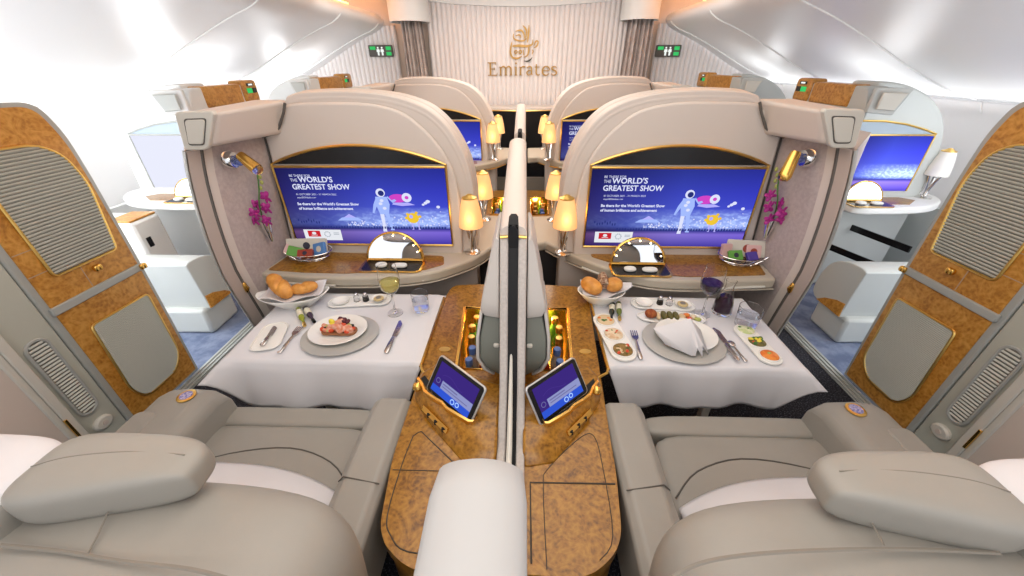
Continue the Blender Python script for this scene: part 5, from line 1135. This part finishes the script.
for s in (-1, 1):
    burlcap(s, 1.95, 2.36, 3.02, 1.18, 1.295, 'a', 'nearer'); burlcap(s, 1.95, 3.80, 4.75, 1.18, 1.295, 'b', 'farther')
    Y = 2.46
    for k, dy in ((0, 0), (1, 1.55)):
        t = thing('side_partition', '%s rounded partition with screen in the %s window suite' % (['nearer', 'farther'][k], side[s]), 'partition', (s * 2.2, Y + dy, 0))
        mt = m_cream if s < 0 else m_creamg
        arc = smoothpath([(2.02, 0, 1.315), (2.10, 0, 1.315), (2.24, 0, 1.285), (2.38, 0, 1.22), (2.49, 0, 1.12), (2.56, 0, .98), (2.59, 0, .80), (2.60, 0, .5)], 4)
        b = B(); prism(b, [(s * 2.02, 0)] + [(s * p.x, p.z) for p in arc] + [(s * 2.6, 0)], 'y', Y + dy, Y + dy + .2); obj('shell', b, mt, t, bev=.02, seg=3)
        a0, a1, z0, z1 = 2.0, 2.48, .70, 1.03
        b = B(); sp_ = [(a0, z1 + .012), (2.02, z1 + .085), (2.15, z1 + .083), (2.28, z1 + .066), (2.40, z1 + .038), (a1, z1 + .012)]; prism(b, [(s * x, z) for x, z in sp_], 'y', Y + dy - .008, Y + dy - .002); obj('speaker_panel', b, m_blind, t)
        b = B(); tube(b, [(s * x, Y + dy - .008, z) for x, z in sp_[1:]], .006, 6); tube(b, [(s * a0, Y + dy - .008, z1 + .006), (s * a1, Y + dy - .008, z1 + .006)], .005, 6); tube(b, [(s * a1, Y + dy - .008, z1), (s * (a1 + .005), Y + dy - .008, z0)], .005, 6); obj('gold_trim', b, m_goldl if s > 0 else m_gframe, t)
        b = B(); x0, x1 = min(s * a0, s * a1), max(s * a0, s * a1); bx(b, x0, x1, Y + dy - .006, Y + dy - .001, z0, z1); obj('screen', b, m_sidescr if s > 0 else m_sidescrL, t) if True else None
        # desk
        t = thing('side_desk', '%s curved vanity desk below the %s window suite screen' % (['nearer', 'farther'][k], side[s]), 'desk', (s * 2.3, Y - .15 + dy, .54))
        P2 = smoothpath([(s * 2.02, Y + dy, 0), (s * 2.03, 2.26 + dy, 0), (s * 2.2, 2.235 + dy, 0), (s * 2.45, 2.26 + dy, 0), (s * 2.62, 2.34 + dy, 0), (s * 2.72, 2.47 + dy, 0), (s * 2.70, 2.60 + dy, 0), (s * 2.60, 2.62 + dy, 0)], 3)
        b = B(); prism(b, [(p.x, p.y) for p in P2], 'z', .615, .66); obj('desk_top', b, m_cream, t, bev=.012, seg=3)
        b = B(); prism(b, [(s * 2.05, 2.44 + dy), (s * 2.05, 2.30 + dy), (s * 2.4, 2.30 + dy), (s * 2.5, 2.38 + dy), (s * 2.45, 2.44 + dy)], 'z', .659, .663); obj('burl_inlay', b, m_burl, t)
    mirror(s, s * 2.14, 2.345, .66, .12, 'half-round mirror on the desk of the %s window suite' % side[s])
    # footwell back wall with panel ribs
    t = thing('side_footwell', 'pale footwell lining of the %s window suite' % side[s], 'footwell', (s * 2.4, 2.75, 0), group='window suite footwells')
    b = B(); bx(b, s * 1.90, s * 2.9, 2.72, 2.76, 0, .55); bx(b, s * 2.86, s * 2.90, 2.0, 2.72, 0, .55)
    for k in range(3): bx(b, s * (2.10 + .10 * k), s * (2.115 + .10 * k), 2.70, 2.72, 0, .55)
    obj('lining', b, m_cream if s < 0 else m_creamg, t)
    if s > 0:
        for k, (p0, p1, lb) in enumerate((((2.16, 2.80, .43), (2.36, 2.12, .42), 'upper'), ((2.05, 2.60, .31), (2.28, 2.0, .30), 'lower'))):
            b = B(); loft(b, [[Vector(p) + Vector((0, 0, dz)) + Vector((dx, 0, 0)) for dx, dz in ((0, 0), (.01, 0), (.01, .04), (0, .04))] for p in (p0, p1)]); tag(obj('strap', b, m_black), lb + ' black bar across the footwell of the right window suite', 'bar', 'black footwell bars')
    # ottoman / seat shell at the aisle
    t = thing('side_ottoman', 'pale rounded ottoman with burl base seen beyond the %s door' % side[s], 'ottoman', (s * 1.95, 1.85, 0), group='aisle ottomans')
    prf = smoothpath([(0, 1.80, .16), (0, 2.02, .17), (0, 2.05, .28), (0, 2.01, .40), (0, 1.92, .455), (0, 1.82, .47), (0, 1.78, .46)], 4)
    b = B(); prism(b, [(p.y, p.z) for p in prf], 'x', s * 1.84, s * 2.3); obj('shell', b, m_creamg, t, bev=.05, seg=5)
    b = B(); prism(b, [(1.80, .165), (1.80, .25), (1.86, .24), (1.94, .205), (1.99, .165)], 'x', s * 1.836, s * 1.85); obj('burl_inlay', b, m_burl_d, t)
    b = B(); bx(b, s * 1.86, s * 2.28, 1.76, 2.00, 0, .17); obj('plinth', b, m_creamg, t, bev=.02)
# side suite seat console glimpsed above the left door
t = thing('side_console', 'burl topped white console corner seen above the left door edge', 'console', (-2.35, 1.95, 0))
b = B(); bx(b, -2.62, -2.30, 2.02, 2.22, 0, .61); obj('carcass', b, m_cream, t, bev=.02)
b = B(); bx(b, -2.46, -2.31, 2.03, 2.21, .608, .62); obj('burl_top', b, m_burl_d, t, bev=.004)
b = B(); bx(b, -2.305, -2.295, 2.06, 2.09, .44, .50); obj('socket', b, m_black, t)
# lamp on the right side desk
t = lamp(2.60, 2.44, .66, 'white shaded lamp on the desk of the right window suite', False)

# ================================================================== LIGHT
def area(name, loc_, rot, size, power, col=(1, 1, 1), sy=None):
    l = bpy.data.lights.new(name, 'AREA'); l.energy = power; l.color = col; l.size = size
    if sy: l.shape = 'RECTANGLE'; l.size_y = sy
    o = bpy.data.objects.new(name, l); C.objects.link(o); o.location = loc_; o.rotation_euler = rot; return o
area('ceiling_light', (0, .9, 2.04), (0, 0, 0), 1.4, 20, (1, .96, .90), 2.4)
area('ceiling_light', (0, 3.6, 2.02), (0, 0, 0), 1.2, 24, (1, .92, .84), 2.0)
area('window_light', (-2.9, .9, 1.0), (0, math.radians(-115), 0), .9, 50, (.93, .97, 1), 2.0)
area('window_light', (2.9, .9, 1.0), (0, math.radians(115), 0), .9, 28, (.90, .95, 1), 2.0)
for s in (-1, 1):
    area('sidewall_wash_light', (s * 2.80, 2.6, 1.13), (math.radians(180), 0, 0), .05, 9 if s < 0 else 5, (.97, .98, 1), 5.0)
    for y_ in (1.1, 3.1, 4.5):  # added point fills inside the window suites, they brighten the lining
        lt = bpy.data.lights.new('lining_fill_light', 'POINT'); lt.energy = (9 if s < 0 else 4); lt.color = (.95, .975, 1); lt.shadow_soft_size = .12
        lo = bpy.data.objects.new('lining_fill_light', lt); C.objects.link(lo); lo.location = (s * 2.35, y_, 1.0 if y_ < 2 else 1.12)
    area('side_suite_light', (s * 2.5, 1.5, 1.33), (0, 0, 0), .5, 9 if s < 0 else 6, (.95, .98, 1), 1.6)
    area('cove_light', (s * 1.95, 3.0, 1.99), (math.radians(180), 0, 0), .15, 30, (1, .55, .25), 4.0)
area('bulkhead_fill_light', (0, 3.6, 1.98), (math.radians(60), 0, 0), 2.8, 11, (1, .95, .90), .2)  # added light aimed forward to brighten the ribbed bulkhead
area('rear_fill_light', (0, -.7, 1.95), (math.radians(62), 0, 0), 2.0, 9, (1, .97, .93), .6)  # added fill behind the viewer, lifts the faces turned this way
w = bpy.data.worlds.new('world'); scene.world = w; w.use_nodes = True
w.node_tree.nodes['Background'].inputs['Color'].default_value = (.9, .93, 1, 1); w.node_tree.nodes['Background'].inputs['Strength'].default_value = 1.15
